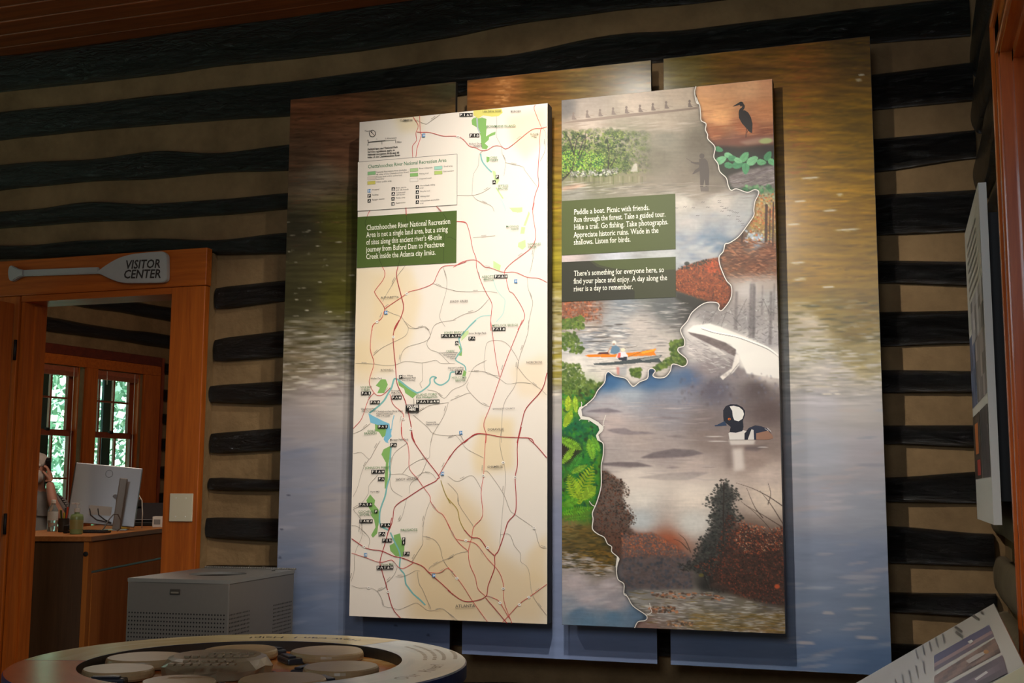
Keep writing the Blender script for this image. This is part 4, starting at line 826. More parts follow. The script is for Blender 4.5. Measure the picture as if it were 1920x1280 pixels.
# forest bank with rocks
fade_f = lambda x, y: max(0.0, min(1.0, (1225-x)/70))*max(0.0, min(1.0, (y-238)/16))
FOR = [(1054,245),(1140,240),(1230,250),(1250,320),(1054,335)]
L.dabs(FOR, 700, [(60,78,36),(88,104,46),(40,56,34),(30,42,28)], (2.0,5), 1.2, 0.6, 0, 1, 4, fade=fade_f)
L.dabs(FOR, 2600, [(124,140,62),(92,110,50),(36,50,30),(144,150,84),(26,38,24),(70,92,44)], (0.6,1.5), 1.3, 0.7, 0, 1, 5, fade=fade_f)
L.dabs([(1054,285),(1080,280),(1135,290),(1130,320),(1054,326)], 800, [(104,150,40),(130,168,56),(34,92,50),(150,176,70),(40,70,30)], (0.6,1.5), 1.2, 0.8, 0, 1, 6)
for p in ([(1076,290),(1068,262),(1060,250)], [(1076,290),(1082,262),(1090,248)], [(1085,290),(1095,262),(1112,250)], [(1054,338),(1072,318),(1077,292)], [(1084,300),(1096,275),(1098,250)], [(1140,320),(1142,290),(1138,262)], [(1145,312),(1160,285)]): L.stroke(smooth_path(p), 3.6 if p[0][0] == 1054 else 2.2, (44,40,36), 0.85, 0.8)
L.dabs([(1066,322),(1130,318),(1160,314),(1160,326),(1070,333)], 160, [(178,176,168),(140,138,132),(96,92,86)], (0.8,2), 1.4, 0.85, 0, 0.5, 7)
L.poly([(1182,322),(1188,308),(1194,306),(1196,322)], (176,168,158), 0.8, 0.8, 0.15)
L.poly([(1054,334),(1120,331),(1200,322),(1200,345),(1054,350)], (112,110,80), 0.5, 3)
for k in range(24): L.stroke([(1072+k*6, 330+RNG.uniform(0,2)), (1072+k*6, 338+RNG.uniform(0,9))], 2.4, [(150,146,120),(70,78,40),(120,120,90)][k%3], 0.4)
L.poly([(1054,352),(1078,344),(1104,346),(1080,354),(1054,358)], (182,140,116), 0.8, 1.5)
L.dabs(box4(1054,340,1310,366), 130, [(168,164,154),(90,86,76),(140,134,122)], (0.7,1.5), 13, 0.4, -0.08, 0.03, 8)
L.poly([(1200,330),(1330,325),(1365,352),(1368,362),(1200,366)], (122,112,100), 0.35, 6)
L.dabs(box4(1267,362,1420,372), 20, [(150,140,128),(120,112,104)], (0.8,1.4), 14, 0.4, -0.08, 0.02, 9)
# sky: clouds
L.dabs(box4(1267,395,1412,490), 120, [(196,190,182),(165,163,162),(118,130,144),(184,170,160)], (4,10), 2.4, 0.16, -0.1, 0.2, 10, soft=0.9)
L.dabs([(1267,440),(1368,452),(1350,500),(1267,500)], 70, [(92,112,134),(186,180,174),(150,152,156)], (3,7), 2.6, 0.25, -0.1, 0.2, 11, soft=0.9)
# autumn hill and dark bank
HILL = [(1267,508),(1280,500),(1300,493),(1325,486),(1350,482),(1352,500),(1364,528),(1373,545),(1368,568),(1352,582),(1345,567),(1320,566),(1300,556),(1267,545)]
L.poly(HILL, (120,60,34), 1.0, 1.0, 0.3)
L.dabs(HILL, 1400, [(150,80,44),(120,64,38),(86,52,36),(170,98,54),(62,46,36),(134,68,38)], (0.6,1.7), 1.2, 0.7, 0, 1, 12)
L.dabs([(1320,490),(1350,486),(1352,510),(1325,510)], 80, [(188,82,44),(170,72,36)], (1,2.4), 1.2, 0.6, 0, 1, 13)
L.dabs([(1267,502),(1330,484),(1336,490),(1270,509)], 60, [(52,56,48),(40,44,40)], (1,2.4), 1, 0.7, 0, 1, 14)
L.blob(1288, 494, 6, 4.5, (42,46,40), 0.85); L.stroke([(1287,494),(1287,504)], 1.3, (50,46,40))
L.poly([(1267,545),(1300,556),(1335,566),(1300,578),(1267,560)], (48,46,40), 0.85, 2)
# autumn bush at the edge and river
L.dabs(box4(1053,560,1130,606), 420, [(150,84,58),(112,66,48),(170,98,62),(84,58,46),(126,104,90)], (0.9,2.4), 1.4, 0.7, 0, 1, 15, fade=lambda x, y: max(0, min(1, (1142-x)/30))*max(0, min(1, (610-y)/14)))
L.dabs(box4(1100,565,1290,700), 420, [(205,196,188),(120,118,118),(170,162,156),(92,90,90)], (0.6,1.3), 12, 0.45, 0.0, 0.04, 16)
L.dabs(box4(1053,612,1180,660), 160, [(92,98,106),(214,208,202),(120,124,130)], (0.7,1.5), 10, 0.55, 0.02, 0.04, 17)
for x, y, l in ((1115,613,24),(1140,611,12),(1265,613,12),(1160,608,10),(1128,632,22),(1120,640,30)): L.blob(x, y, l, 1.6, (70,66,64), 0.75)
# kayaks and paddlers
OR, GK = (214,118,30), (66,72,74)
L.poly([(1096,666.5),(1104,664.5),(1150,664),(1200,659),(1231,653),(1227,660),(1230,666),(1200,667),(1150,669.5),(1104,669)], OR, 1, 0.4)
L.poly([(1200,660),(1231,653.5),(1226,658),(1205,663)], (226,150,44), 1, 0.3)
L.poly([(1112,681),(1150,678.5),(1200,671.5),(1242,665),(1236,672),(1241,679.5),(1200,680),(1160,683.5),(1115,684)], GK, 1, 0.4)
L.poly([(1200,673),(1241,666),(1235,671),(1205,676)], (128,130,126), 1, 0.3)
L.poly([(1144,662),(1147,649),(1155,647),(1162,652),(1162,661),(1152,664)], (92,118,138), 1, 0.5); L.blob(1151.5, 642, 4.6, 4.6, (214,206,196), 1); L.blob(1151, 645, 3, 2, (150,120,100), 1)
L.stroke([(1146,651),(1140,659),(1143,664)], 2.4, (176,138,116)); L.poly([(1120,664),(1124,660),(1140,660),(1142,664)], (84,50,50), 1, 0.4)
L.poly([(1154,670),(1160,660),(1172,659),(1178,667),(1172,676),(1158,673)], (206,200,204), 1, 0.5); L.poly([(1157,670),(1160,661),(1164,661),(1163,672)], (206,88,72), 1, 0.3); L.poly([(1158,671),(1176,668),(1175,676),(1162,675)], (46,48,58), 1, 0.4); L.blob(1168, 655.5, 5, 4, (216,200,172), 1)
L.stroke([(1178,669),(1204,659)], 1.1, (120,92,52)); L.stroke([(1172,653),(1195,648)], 0.9, (110,104,98))
L.poly([(1155,688),(1176,686),(1174,704),(1160,703)], (130,132,138), 0.6, 1.5); L.poly([(1156,688),(1161,688),(1161,703),(1157,702)], (196,96,82), 0.6, 1)
# leaves framing the river
for P_, n, sd in (([(1053,600),(1094,592),(1096,615),(1053,618)], 60, 18), ([(1053,625),(1076,622),(1096,650),(1090,664),(1053,655)], 70, 19), ([(1053,680),(1086,683),(1100,712),(1130,716),(1124,738),(1100,756),(1053,750)], 200, 20), ([(1255,640),(1283,636),(1281,648),(1272,655),(1287,674),(1283,686),(1262,682),(1230,696),(1225,690),(1258,668)], 160, 21), ([(1181,692),(1202,690),(1200,708),(1186,704)], 40, 22)):
    L.dabs(P_, n*3, [(84,104,40),(60,82,32),(100,118,52),(70,88,44)], (1.4,3.4), 1.5, 0.7, 0, 1, sd)
# ferns
FERN = [(1053,738),(1130,725),(1095,762),(1088,772),(1120,794),(1130,803),(1120,816),(1131,832),(1128,910),(1110,962),(1112,985),(1053,985)]
L.dabs(FERN, 500, [(30,96,44),(44,116,40),(24,78,48),(66,128,36),(34,44,26)], (1.5,4), 1.6, 0.6, 0.8, 1, 23, fade=lambda x, y: max(0.15, min(1, (985-y)/25)))
L.poly([(1053,838),(1078,828),(1092,842),(1080,862),(1053,872)], (44,36,26), 0.75, 3)
def fern(x0, y0, x1, y1, wd, col, n=13):
    d = np.array([x1-x0, y1-y0]); ln = np.hypot(*d); d = d/ln; nn = np.array([-d[1], d[0]])
    for i in range(n):
        t = i/(n-1); p = np.array([x0, y0])+d*ln*t; w_ = wd*math.sin(math.pi*(0.18+0.8*t))
        for sgn in (-1, 1):
            q = p+nn*sgn*w_+d*w_*0.55; L.poly([p-d*1.0, p+nn*sgn*w_*0.5-d*0.3+d*w_*.2, q, p+nn*sgn*w_*0.45+d*(2.0+w_*.35), p+d*1.6], np.array(col)*random.uniform(.85, 1.12), 0.95, 0.0)
    L.stroke([(x0, y0), (x1, y1)], 0.9, np.array(col)*0.8)
for a in ((1058,800,1072,770,9,(150,176,40)),(1064,770,1066,742,7,(160,180,44)),(1080,772,1078,742,6,(150,180,50)),(1050,822,1090,842,11,(110,156,40)),(1054,868,1078,838,8,(120,160,44)),(1068,884,1092,848,9,(60,128,46)),(1112,860,1104,822,10,(110,158,44)),(1124,846,1110,818,7,(96,150,44)),(1072,886,1100,872,7,(110,150,44)),(1080,940,1112,872,18,(140,164,34)),(1088,944,1066,890,16,(132,160,36)),(1092,936,1116,912,12,(124,156,40)),(1054,948,1084,936,10,(86,140,36)),(1056,962,1108,952,9,(92,146,34)),(1060,974,1106,968,6,(84,130,36))): fern(*a)
# reflections
L.dabs([(1053,985),(1112,985),(1146,1026),(1158,1060),(1053,1065)], 320, [(96,76,34),(60,54,26),(120,92,40),(44,44,24)], (1,2.4), 5, 0.5, 0.0, 0.1, 24)
L.dabs([(1090,1030),(1146,1030),(1156,1062),(1130,1078),(1095,1070)], 150, [(70,58,26),(120,92,36),(52,46,24),(112,80,30)], (1,2.2), 4.5, 0.6, 0.05, 0.15, 25)
L.dabs([(1053,1030),(1090,1040),(1150,1062),(1130,1085),(1053,1065)], 130, [(186,176,172),(170,160,158),(60,56,44)], (0.7,1.5), 8, 0.55, 0.05, 0.06, 26)
L.dabs([(1053,1075),(1158,1078),(1185,1135),(1053,1150)], 90, [(184,170,168),(150,144,148)], (2,5), 4, 0.25, -0.15, 0.1, 27, soft=.8)
# ---- right of the river
Rr.seeds([(1330,165,(205,152,110)),(1400,160,(208,156,114)),(1445,155,(200,142,102)),(1320,200,(200,146,98)),(1350,220,(214,156,104)),(1440,210,(190,126,82)),(1400,240,(165,98,64)),(1340,250,(142,86,54)),(1440,255,(120,68,46)),(1390,262,(130,86,68)),(1350,278,(48,34,27)),(1440,275,(64,44,40)),(1400,300,(50,80,60)),(1360,300,(60,95,60)),(1440,300,(40,80,60)),(1430,325,(120,108,112)),(1390,335,(96,84,80)),(1440,345,(80,85,64)),(1400,352,(50,90,60)),
 (1440,370,(130,135,105)),(1430,390,(160,128,85)),(1445,400,(160,100,64)),(1425,420,(150,122,64)),(1440,430,(118,90,48)),(1420,450,(125,140,156)),(1400,450,(84,58,42)),(1440,470,(100,58,38)),(1390,490,(90,58,40)),(1420,500,(106,62,40)),(1380,520,(95,66,48)),(1440,520,(118,90,72)),
 (1400,545,(172,165,162)),(1440,560,(156,151,148)),(1330,590,(126,120,118)),(1400,600,(138,132,131)),(1310,620,(196,190,184)),(1440,640,(158,152,152)),(1340,640,(196,191,184)),(1400,650,(220,214,206)),(1440,670,(224,217,208)),(1380,690,(124,114,114)),(1330,690,(130,120,120)),(1310,660,(176,168,164)),(1440,700,(194,184,177)),
 (1140,710,(50,88,126)),(1220,705,(62,88,120)),(1300,710,(98,99,115)),(1180,735,(146,152,160)),(1260,740,(125,126,137)),(1340,730,(88,83,92)),(1420,730,(84,73,73)),(1150,760,(158,153,156)),(1250,770,(132,127,132)),(1330,790,(115,103,101)),(1440,770,(89,75,73)),(1150,790,(174,158,153)),(1200,820,(160,146,140)),(1330,820,(126,111,105)),(1250,850,(152,139,135)),(1150,850,(158,147,143)),(1440,830,(126,110,103)),(1420,860,(148,129,120)),(1300,880,(174,158,150)),(1200,900,(200,187,177)),(1440,890,(189,171,160)),(1300,930,(214,200,186)),(1200,930,(205,197,187)),(1200,975,(174,177,177)),(1300,980,(195,191,184)),(1440,930,(205,187,170)),
 (1180,1020,(156,84,58)),(1250,1020,(146,79,53)),(1230,1060,(88,80,77)),(1180,1060,(83,80,82)),(1250,1090,(52,62,75)),(1190,1100,(52,60,73)),(1400,1010,(90,70,60)),(1440,1050,(62,40,32)),(1380,1080,(47,37,30)),(1440,1100,(47,36,30)),(1330,1100,(37,36,34)),
 (1200,1112,(125,122,118)),(1260,1115,(150,135,118)),(1300,1120,(128,120,112)),(1200,1130,(140,138,134)),(1350,1130,(102,98,94)),(1440,1130,(64,58,53)),(1250,1150,(134,128,123)),(1400,1145,(108,97,76)),(1330,1160,(112,94,54)),(1440,1165,(116,90,43)),(1250,1170,(116,90,80)),(1220,1172,(121,84,74)),(1350,1180,(100,80,38)),(1440,1182,(116,82,40))])
Rr.grain(0.05, 24, 3, 41); Rr.grain(0.04, 5, 5, 42)
# sunset water
Rr.dabs(box4(1310,180,1455,262), 170, [(150,84,50),(186,118,74),(120,66,42),(200,140,96)], (0.6,1.5), 15, 0.4, -0.09, 0.03, 43, fade=lambda x, y: max(0.1, min(1, (y-170)/70)))
Rr.poly([(1336,262),(1400,255),(1455,250),(1455,272),(1340,275)], (112,70,56), 0.8, 3); Rr.poly([(1385,266),(1420,258),(1455,256),(1455,266),(1400,272)], (160,130,112), 0.6, 2)
Rr.blob(1436, 264, 15, 6.5, (150,160,104), 0.9, -0.08); Rr.poly([(1338,276),(1455,272),(1455,350),(1380,350),(1350,318)], (40,34,30), 0.75, 3)
Rr.poly([(1365,330),(1400,318),(1455,308),(1455,352),(1420,356),(1372,352)], (120,110,106), 0.85, 2, 0.3)
Rr.dabs([(1365,332),(1455,312),(1455,350),(1372,352)], 120, [(150,140,138),(84,74,70),(104,94,96)], (0.7,1.6), 9, 0.5, -0.3, 0.08, 44)
def leaf(x, y, r, a, col):
    ca, sa = math.cos(a), math.sin(a); pts = []
    for t in np.linspace(0, 2*math.pi, 16, endpoint=False):
        u, v = r*math.cos(t), r*0.62*math.sin(t)*(1-0.25*math.cos(t)); pts.append((x+u*ca-v*sa, y+u*sa+v*ca))
    Rr.poly(pts, col, 1.0, 0.4, 0.12); Rr.stroke([(x-r*.9*ca, y-r*.9*sa), (x+r*.9*ca, y+r*.9*sa)], 0.6, np.array(col)*0.75, 0.7)
for x, y, r, a in ((1348,280,8,.3),(1352,300,11,-.5),(1366,291,8,.2),(1374,297,9,.1),(1367,310,9,.2),(1384,309,11,-.2),(1396,294,11,-.9),(1398,316,11,1.6),(1411,301,12,-.6),(1428,304,9,.1),(1440,292,10,-1.0),(1448,304,9,.6),(1384,301,8,.5)): leaf(x, y, r, a, random.choice([(92,152,104),(76,136,92),(110,166,120),(66,124,84)]))
Rr.dabs([(1385,348),(1440,346),(1455,360),(1400,362)], 60, [(64,116,72),(48,88,56),(96,140,92)], (1.5,4), 1.4, 0.7, 0, 1, 45)
# autumn trail
TR = [(1422,365),(1460,360),(1460,520),(1365,530),(1350,500),(1356,472),(1366,456),(1386,443),(1412,405)]
Rr.dabs([(1420,365),(1460,362),(1460,455),(1400,450),(1412,405)], 500, [(176,110,56),(150,128,60),(186,140,80),(110,82,44),(180,86,50),(166,160,120)], (0.9,2.4), 1.2, 0.75, 0, 1, 46)
Rr.dabs([(1395,430),(1430,440),(1430,455),(1395,452)], 40, [(150,164,180),(176,184,192)], (1.2,2.6), 1.4, 0.7, 0, 1, 47)
Rr.dabs([(1350,480),(1366,456),(1390,448),(1460,455),(1460,525),(1366,532)], 600, [(104,62,40),(140,88,58),(70,42,28),(84,52,34),(164,112,80)], (0.6,1.8), 4.5, 0.65, 0.05, 0.25, 48)
for x, a, b, w_ in ((1437,385,452,5),(1450,380,460,3),(1392,438,452,3.4),(1444,392,455,2),(1457,370,470,3)): Rr.stroke([(x, a), (x-1, b)], w_, (58,40,30), 0.9)
Rr.poly([(1355,520),(1460,516),(1460,545),(1372,548)], (176,168,162), 0.7, 7)
# winter boardwalk
Rr.dabs([(1300,580),(1350,585),(1460,545),(1460,650),(1400,640),(1310,612)], 360, [(150,145,143),(110,106,105),(182,178,174),(90,86,86)], (0.6,1.6), 4, 0.45, -0.3, 0.7, 49)
for x, a, b, w_ in ((1379,560,618,5),(1409,545,634,10),(1413,550,634,4),(1444,560,646,5),(1450,545,600,2),(1428,548,590,1.4)): Rr.poly([(x+2-w_/2, a-14), (x+2+w_/2, a-14), (x+w_/2+.6, b), (x-w_/2-.6, b)], (98,92,92), 0.62, 1.2, 0.2)
for p in ([(1400,560),(1380,600),(1390,612)], [(1430,560),(1445,590)], [(1330,600),(1345,580)], [(1352,612),(1362,585),(1375,590)]): Rr.stroke(p, 1.1, (84,80,80), 0.6)
Rr.poly([(1288,620),(1300,610),(1330,606),(1350,612),(1400,632),(1440,650),(1462,672),(1462,710),(1400,700),(1385,665),(1370,645),(1330,632),(1300,626)], (222,216,208), 1.0, 1.0)
Rr.stroke(smooth_path([(1316,614),(1340,622),(1380,630),(1410,640),(1440,652),(1462,668)]), 2.6, (236,231,224)); Rr.stroke(smooth_path([(1316,616.5),(1340,624),(1380,632),(1410,642.5),(1440,655),(1462,671)]), 0.9, (96,90,88))
Rr.poly([(1290,622),(1320,628),(1360,642),(1380,655),(1379,668),(1352,656),(1320,640),(1296,628)], (104,92,90), 0.95, 0.8, 0.2)
Rr.poly([(1379,664),(1386,664),(1386,684),(1375,698),(1355,712),(1350,706),(1372,690)], (214,206,198), 1, 0.8); Rr.stroke([(1386,680),(1370,700),(1358,711)], 1.2, (96,88,86), .8)
Rr.dabs([(1290,636),(1320,640),(1372,664),(1372,690),(1340,700),(1290,672)], 150, [(200,194,188),(120,112,112),(150,142,140)], (0.7,1.6), 6, 0.45, 0.2, 0.3, 50)
Rr.poly([(1380,668),(1388,690),(1462,690),(1462,665),(1420,655)], (226,220,211), 0.8, 3)
# dusk water with far hills
Rr.poly([(1140,700),(1170,708),(1190,724),(1215,708),(1228,692),(1240,706),(1290,690),(1310,715),(1260,730),(1135,730)], (58,92,130), 0.55, 5)
Rr.dabs(box4(1270,700,1465,760), 130, [(92,84,90),(76,66,68),(104,108,130),(118,104,104)], (2,5), 1.2, 0.3, 1.5, 0.3, 51, soft=.9)
Rr.dabs(box4(1100,752,1330,900), 170, [(178,163,158),(130,120,122),(158,146,142)], (0.8,2), 13, 0.3, 0.0, 0.03, 52)
for pts, c in (([(1095,772),(1110,768),(1140,765),(1158,769),(1168,772),(1140,773.5)], (112,104,110)), ([(1137,806),(1150,803),(1172,802),(1185,808),(1215,809),(1232,813),(1180,815),(1165,814),(1150,811)], (124,114,116)), ([(1222,783),(1245,781),(1280,783),(1288,785),(1250,785)], (120,110,112)), ([(1247,818),(1270,815),(1292,819),(1280,821)], (122,112,112)), ([(1200,858),(1225,848),(1262,841),(1300,843),(1320,850),(1290,856),(1220,859)], (104,94,96)), ([(1130,868),(1160,866),(1195,866),(1226,874),(1180,876),(1132,872)], (98,88,90)), ([(1246,877),(1262,874),(1277,876),(1262,878)], (130,118,118)), ([(1195,895),(1240,888),(1300,884),(1330,886),(1290,900),(1250,900)], (138,126,124))): Rr.poly(pts, c, 0.9, 1.2, 0.1)
Rr.poly([(1140,880),(1330,890),(1400,900),(1330,930),(1150,925)], (208,196,184), 0.45, 9)
# duck reflection
Rr.poly([(1366,824),(1416,824),(1414,832),(1370,834)], (206,198,190), 0.8, 1.5); Rr.poly([(1372,842),(1392,840),(1396,880),(1376,884)], (214,204,196), 0.75, 3); Rr.poly([(1358,838),(1372,838),(1374,876),(1362,876)], (110,96,92), 0.5, 4); Rr.poly([(1396,836),(1440,834),(1420,846),(1396,844)], (80,70,72), 0.6, 2)
for x, y, l in ((1340,818,22),(1345,827,24),(1430,838,12),(1395,832,24)): Rr.blob(x, y, l, 1.2, (196,186,180), 0.7)
# autumn river at the foot
Rr.poly([(1115,895),(1136,880),(1150,892),(1170,905),(1168,930),(1172,955),(1188,970),(1178,985),(1190,998),(1170,1010),(1172,1040),(1160,1060),(1145,1020),(1112,995),(1112,960),(1128,910)], (62,46,38), 0.75, 2.5, 0.3)
Rr.dabs([(1124,880),(1150,890),(1172,905),(1166,930),(1190,970),(1176,985),(1168,1045),(1150,1030),(1112,995),(1128,910)], 900, [(58,40,32),(84,52,38),(40,36,32),(70,60,52),(104,58,40)], (0.7,1.9), 1.2, 0.75, 0, 1, 53)
Rr.poly([(1166,1000),(1185,997),(1205,1000),(1222,998),(1240,1008),(1270,1025),(1295,1045),(1300,1105),(1165,1105)], (84,72,70), 0.9, 2.5, 0.2)
Rr.dabs([(1166,1000),(1225,998),(1275,1028),(1290,1045),(1250,1045),(1166,1045)], 800, [(176,92,58),(150,80,52),(120,82,68),(96,88,86),(164,104,70)], (0.8,2.2), 1.1, 0.6, 0, 1, 54, fade=lambda x, y: max(0, min(1, (1052-y)/26)))
Rr.dabs([(1166,1045),(1295,1045),(1300,1104),(1166,1104)], 300, [(74,72,76),(58,64,74),(90,82,80),(50,58,70)], (1.5,4), 1, 0.45, 0, 1, 55)
PINE = [(1345,900),(1362,897),(1378,910),(1392,935),(1376,940),(1385,958),(1395,972),(1375,985),(1380,1110),(1330,1110),(1316,1078),(1275,1068),(1272,1056),(1296,1050),(1300,1030),(1310,1010),(1330,985),(1322,976),(1335,955),(1316,946),(1326,930),(1338,918)]
Rr.poly([(1350,915),(1362,903),(1372,918),(1380,935),(1368,945),(1380,970),(1372,1000),(1384,1110),(1330,1108),(1318,1076),(1290,1064),(1305,1046),(1318,1012),(1338,985),(1334,968),(1344,950),(1332,940),(1342,928)], (46,46,44), 0.85, 2.5, 0.3)
Rr.dabs(PINE, 1500, [(52,54,50),(38,40,38),(66,66,60),(46,42,38)], (0.8,2.2), 1.7, 0.8, 0.1, 0.5, 56)
Rr.stroke([(1357,905),(1356,1110)], 2.6, (48,42,38)); Rr.stroke([(1330,1075),(1335,1108)], 2.4, (38,34,32)); Rr.stroke([(1318,1072),(1330,1106)], 2, (38,34,32))
Rr.poly([(1378,985),(1400,992),(1440,1000),(1474,990),(1476,1136),(1430,1130),(1380,1116),(1330,1100),(1350,1045)], (62,46,40), 0.85, 4, 0.35)
Rr.dabs([(1365,960),(1400,985),(1440,995),(1470,985),(1475,1135),(1430,1130),(1380,1115),(1300,1060),(1340,1040)], 2400, [(110,56,38),(64,42,34),(46,36,32),(120,58,40),(40,34,30),(78,46,36)], (0.7,2.0), 1.1, 0.75, 0, 1, 57)
for p in ([(1470,950),(1440,930),(1410,915),(1380,905)], [(1470,990),(1430,965),(1395,945)], [(1470,985),(1445,945),(1425,920)], [(1430,970),(1415,950),(1400,915)], [(1468,1040),(1450,1000),(1420,965),(1390,940)], [(1440,945),(1445,925),(1440,905)], [(1290,1030),(1275,1015),(1262,1010)], [(1295,1035),(1285,1012),(1272,1000)]): Rr.stroke(smooth_path(p), 1.9, (70,56,48), 0.85, 0.6)
Rr.dabs([(1390,975),(1440,990),(1470,985),(1470,1030),(1400,1040),(1375,1010)], 420, [(170,84,48),(136,66,42),(190,150,120)], (0.6,1.6), 1.2, 0.7, 0, 1, 64)
Rr.dabs([(1130,885),(1160,892),(1182,915),(1176,940),(1196,972),(1186,990),(1196,1000),(1178,1008),(1160,990),(1165,940)], 260, [(58,44,36),(80,54,40),(44,40,36)], (0.7,1.8), 1.3, 0.7, 0, 1, 65)
Rr.blob(1457, 1099, 6, 5, (190,84,46), 0.9); Rr.blob(1315, 1078, 6, 4, (110,100,40), 0.6)
Rr.poly([(1170,1104),(1330,1106),(1380,1118),(1475,1140),(1475,1188),(1190,1178),(1213,1158),(1187,1136)], (122,116,108), 0.4, 3)
Rr.dabs([(1174,1106),(1330,1108),(1475,1145),(1475,1188),(1215,1176),(1213,1155),(1187,1136)], 520, [(172,166,160),(140,134,128),(84,78,68),(110,92,50),(196,190,184)], (0.6,1.5), 9, 0.55, 0.04, 0.06, 58)
Rr.dabs([(1300,1150),(1475,1150),(1475,1188),(1290,1178)], 220, [(120,94,44),(92,76,36),(146,112,56),(160,150,136)], (0.7,1.8), 8, 0.5, 0.04, 0.06, 59)
Rr.dabs([(1215,1110),(1300,1108),(1360,1120),(1355,1124),(1230,1120)], 70, [(176,112,76),(136,96,72),(80,64,54)], (1,2.4), 2.2, 0.85, 0, 0.3, 60)
Rr.dabs([(1215,1138),(1250,1136),(1275,1140),(1270,1148),(1222,1148)], 50, [(166,110,76),(120,84,64),(70,58,50)], (1.2,2.6), 1.8, 0.85, 0, 0.4, 61)
Rr.dabs([(1248,1162),(1272,1164),(1302,1168),(1296,1174),(1255,1172)], 34, [(180,130,90),(110,86,66),(60,52,46)], (1.2,2.6), 1.8, 0.85, 0, 0.4, 62)
# compose: the river line divides the two pictures, each side shaded softly where the print vignettes along the line
Wm, m_ = Rr.mask(list(map(tuple, RIVS))+[(1189,1200), (1490,1200), (1490,130), (1304,130)], 0.5)
full = np.zeros((L.h, L.w)); full[Wm] = m_
Wn, n_ = Rr.mask(list(map(tuple, RIVS))+[(1189,1200), (1490,1200), (1490,130), (1304,130)], 7)
soft = np.zeros((L.h, L.w)); soft[Wn] = n_
vig = 1-0.38*np.exp(-((soft-.5)/0.22)**2)
L.a = (L.a*(1-full[..., None])+Rr.a*full[..., None])*vig[..., None]
picture('printed_sheet', L, lambda u, v: np.stack([PX[0]+0.0008+(PX[1]-PX[0]-0.0016)*u, np.full(u.shape, YF), PZ[1]-0.0008-(PZ[1]-PZ[0]-0.0016)*v], 1), 330, 820, M_PRINT, ph_t, gain=(1.2, 1.2, 1.2))

ci = Ink(PM, NRM)
# rowers in the fog
RW = (122, 108, 100)
ci.poly([(1054,231),(1075,226),(1110,222),(1180,213),(1260,206),(1311,200),(1311,204),(1260,210),(1180,219),(1110,227),(1060,231)], (134, 118, 106))
for x, y in ((1075,221),(1101,217.5),(1125,215),(1149.5,212),(1174.5,209.5),(1200,207),(1224,204),(1249,200.5),(1293,198)):
    ci.disc(x, y-8.2, 2.3, 2.8, RW, 10); ci.poly([(x-2.8, y+3), (x-2.4, y-4.4), (x-0.5, y-6), (x+2.0, y-4.6), (x+3.2, y-0.6), (x+6.8, y+2.4), (x+2, y+3.4)], RW)
    ci.stroke([(x+2, y-2), (x+13, y-0.2)], 0.8, (140, 124, 112), False)
# heron
BK = (44, 38, 36)
ci.stroke([(1388,198.5),(1391.5,196),(1394,198.5),(1393,203),(1389.5,206),(1388,211),(1388.5,218)], 4.0, BK, w1=6.4)
ci.disc(1389.5, 194.2, 4.6, 3.6, BK); ci.poly([(1385.5,192.2),(1373,200),(1386,197.2)], BK)
ci.poly([(1385.5,210),(1389,206),(1397,207),(1403,211),(1408,220),(1411,232),(1410.4,249.5),(1406,248),(1399,240),(1391,231),(1385.5,221)], BK)
ci.stroke([(1400,240),(1399,250),(1398.6,258)], 1.3, (70, 46, 40), False); ci.stroke([(1403,242),(1400.5,250)], 1.0, (70, 46, 40), False)
# angler
AN = (86, 78, 72)
ci.disc(1316, 292.5, 4.8, 5.0, AN); ci.poly([(1311,298),(1322,297),(1327,303),(1330,320),(1329,349),(1323,350),(1321,336),(1318.5,350),(1313,350),(1312.5,330),(1311,312)], AN)
ci.poly([(1312,304),(1302,304),(1295,302.5),(1296,305),(1304,308),(1312,309)], AN); ci.poly([(1313,312),(1303,319),(1298,326.5),(1301,326),(1313,320)], AN); ci.stroke([(1302,306),(1287,297)], 0.8, AN, False)
ci.poly([(1313,350),(1329,350),(1329,359),(1314,359)], (104, 95, 87)); ci.stroke([(1296,347),(1360,349)], 1.0, (146, 134, 122)); ci.stroke([(1240,345),(1310,343)], 0.8, (140, 130, 118))
# flying geese
for x, y in ((1268.5,390),(1284.5,388),(1300,389.5),(1318,379),(1327,388.5),(1308,404),(1349,380),(1353,387),(1358,391),(1362,390),(1366,394),(1354,396),(1376,397.5),(1382,399),(1366.5,404.5),(1384,406),(1383,411),(1387,414.5),(1392,419.5),(1393,422.5),(1348.5,376.5),(1371,395.5)):
    ci.stroke([(x-3.2, y+0.4), (x-0.5, y-0.8), (x+0.4, y+0.5), (x+3.4, y-0.6)], 0.9, (110, 106, 104), False)
# hooded duck
NV, BR = (30, 32, 44), (150, 112, 92)
ci.poly([(1396,812),(1404,802),(1416,797),(1428,799),(1438,803),(1446,812),(1449,820),(1438,824),(1418,824),(1400,823)], (44, 48, 66))
ci.poly([(1418,812),(1440,807),(1448,815),(1450,821),(1442,824),(1418,824)], BR)
ci.poly([(1366,812),(1372,808),(1392,806),(1401,808),(1404,824),(1368,824)], (218, 212, 206)); ci.poly([(1396,812),(1404,804),(1409,804),(1414,810),(1410,824),(1396,824)], NV); ci.poly([(1402,824),(1409,804.5),(1413,806),(1414,824)], (214, 208, 202))
ci.poly([(1368,810),(1370,800),(1364,795),(1357,790),(1356,780),(1356,769),(1361,761),(1370,757.5),(1382,758),(1392,763),(1397,770),(1396.5,778),(1393,788),(1394,800),(1392,808),(1380,811)], NV)
ci.poly([(1368,761.5),(1376,760.5),(1386,763),(1393,769),(1395,776),(1392,785),(1385,789.5),(1377,787.5),(1374,780),(1373,770)], (226, 222, 216))
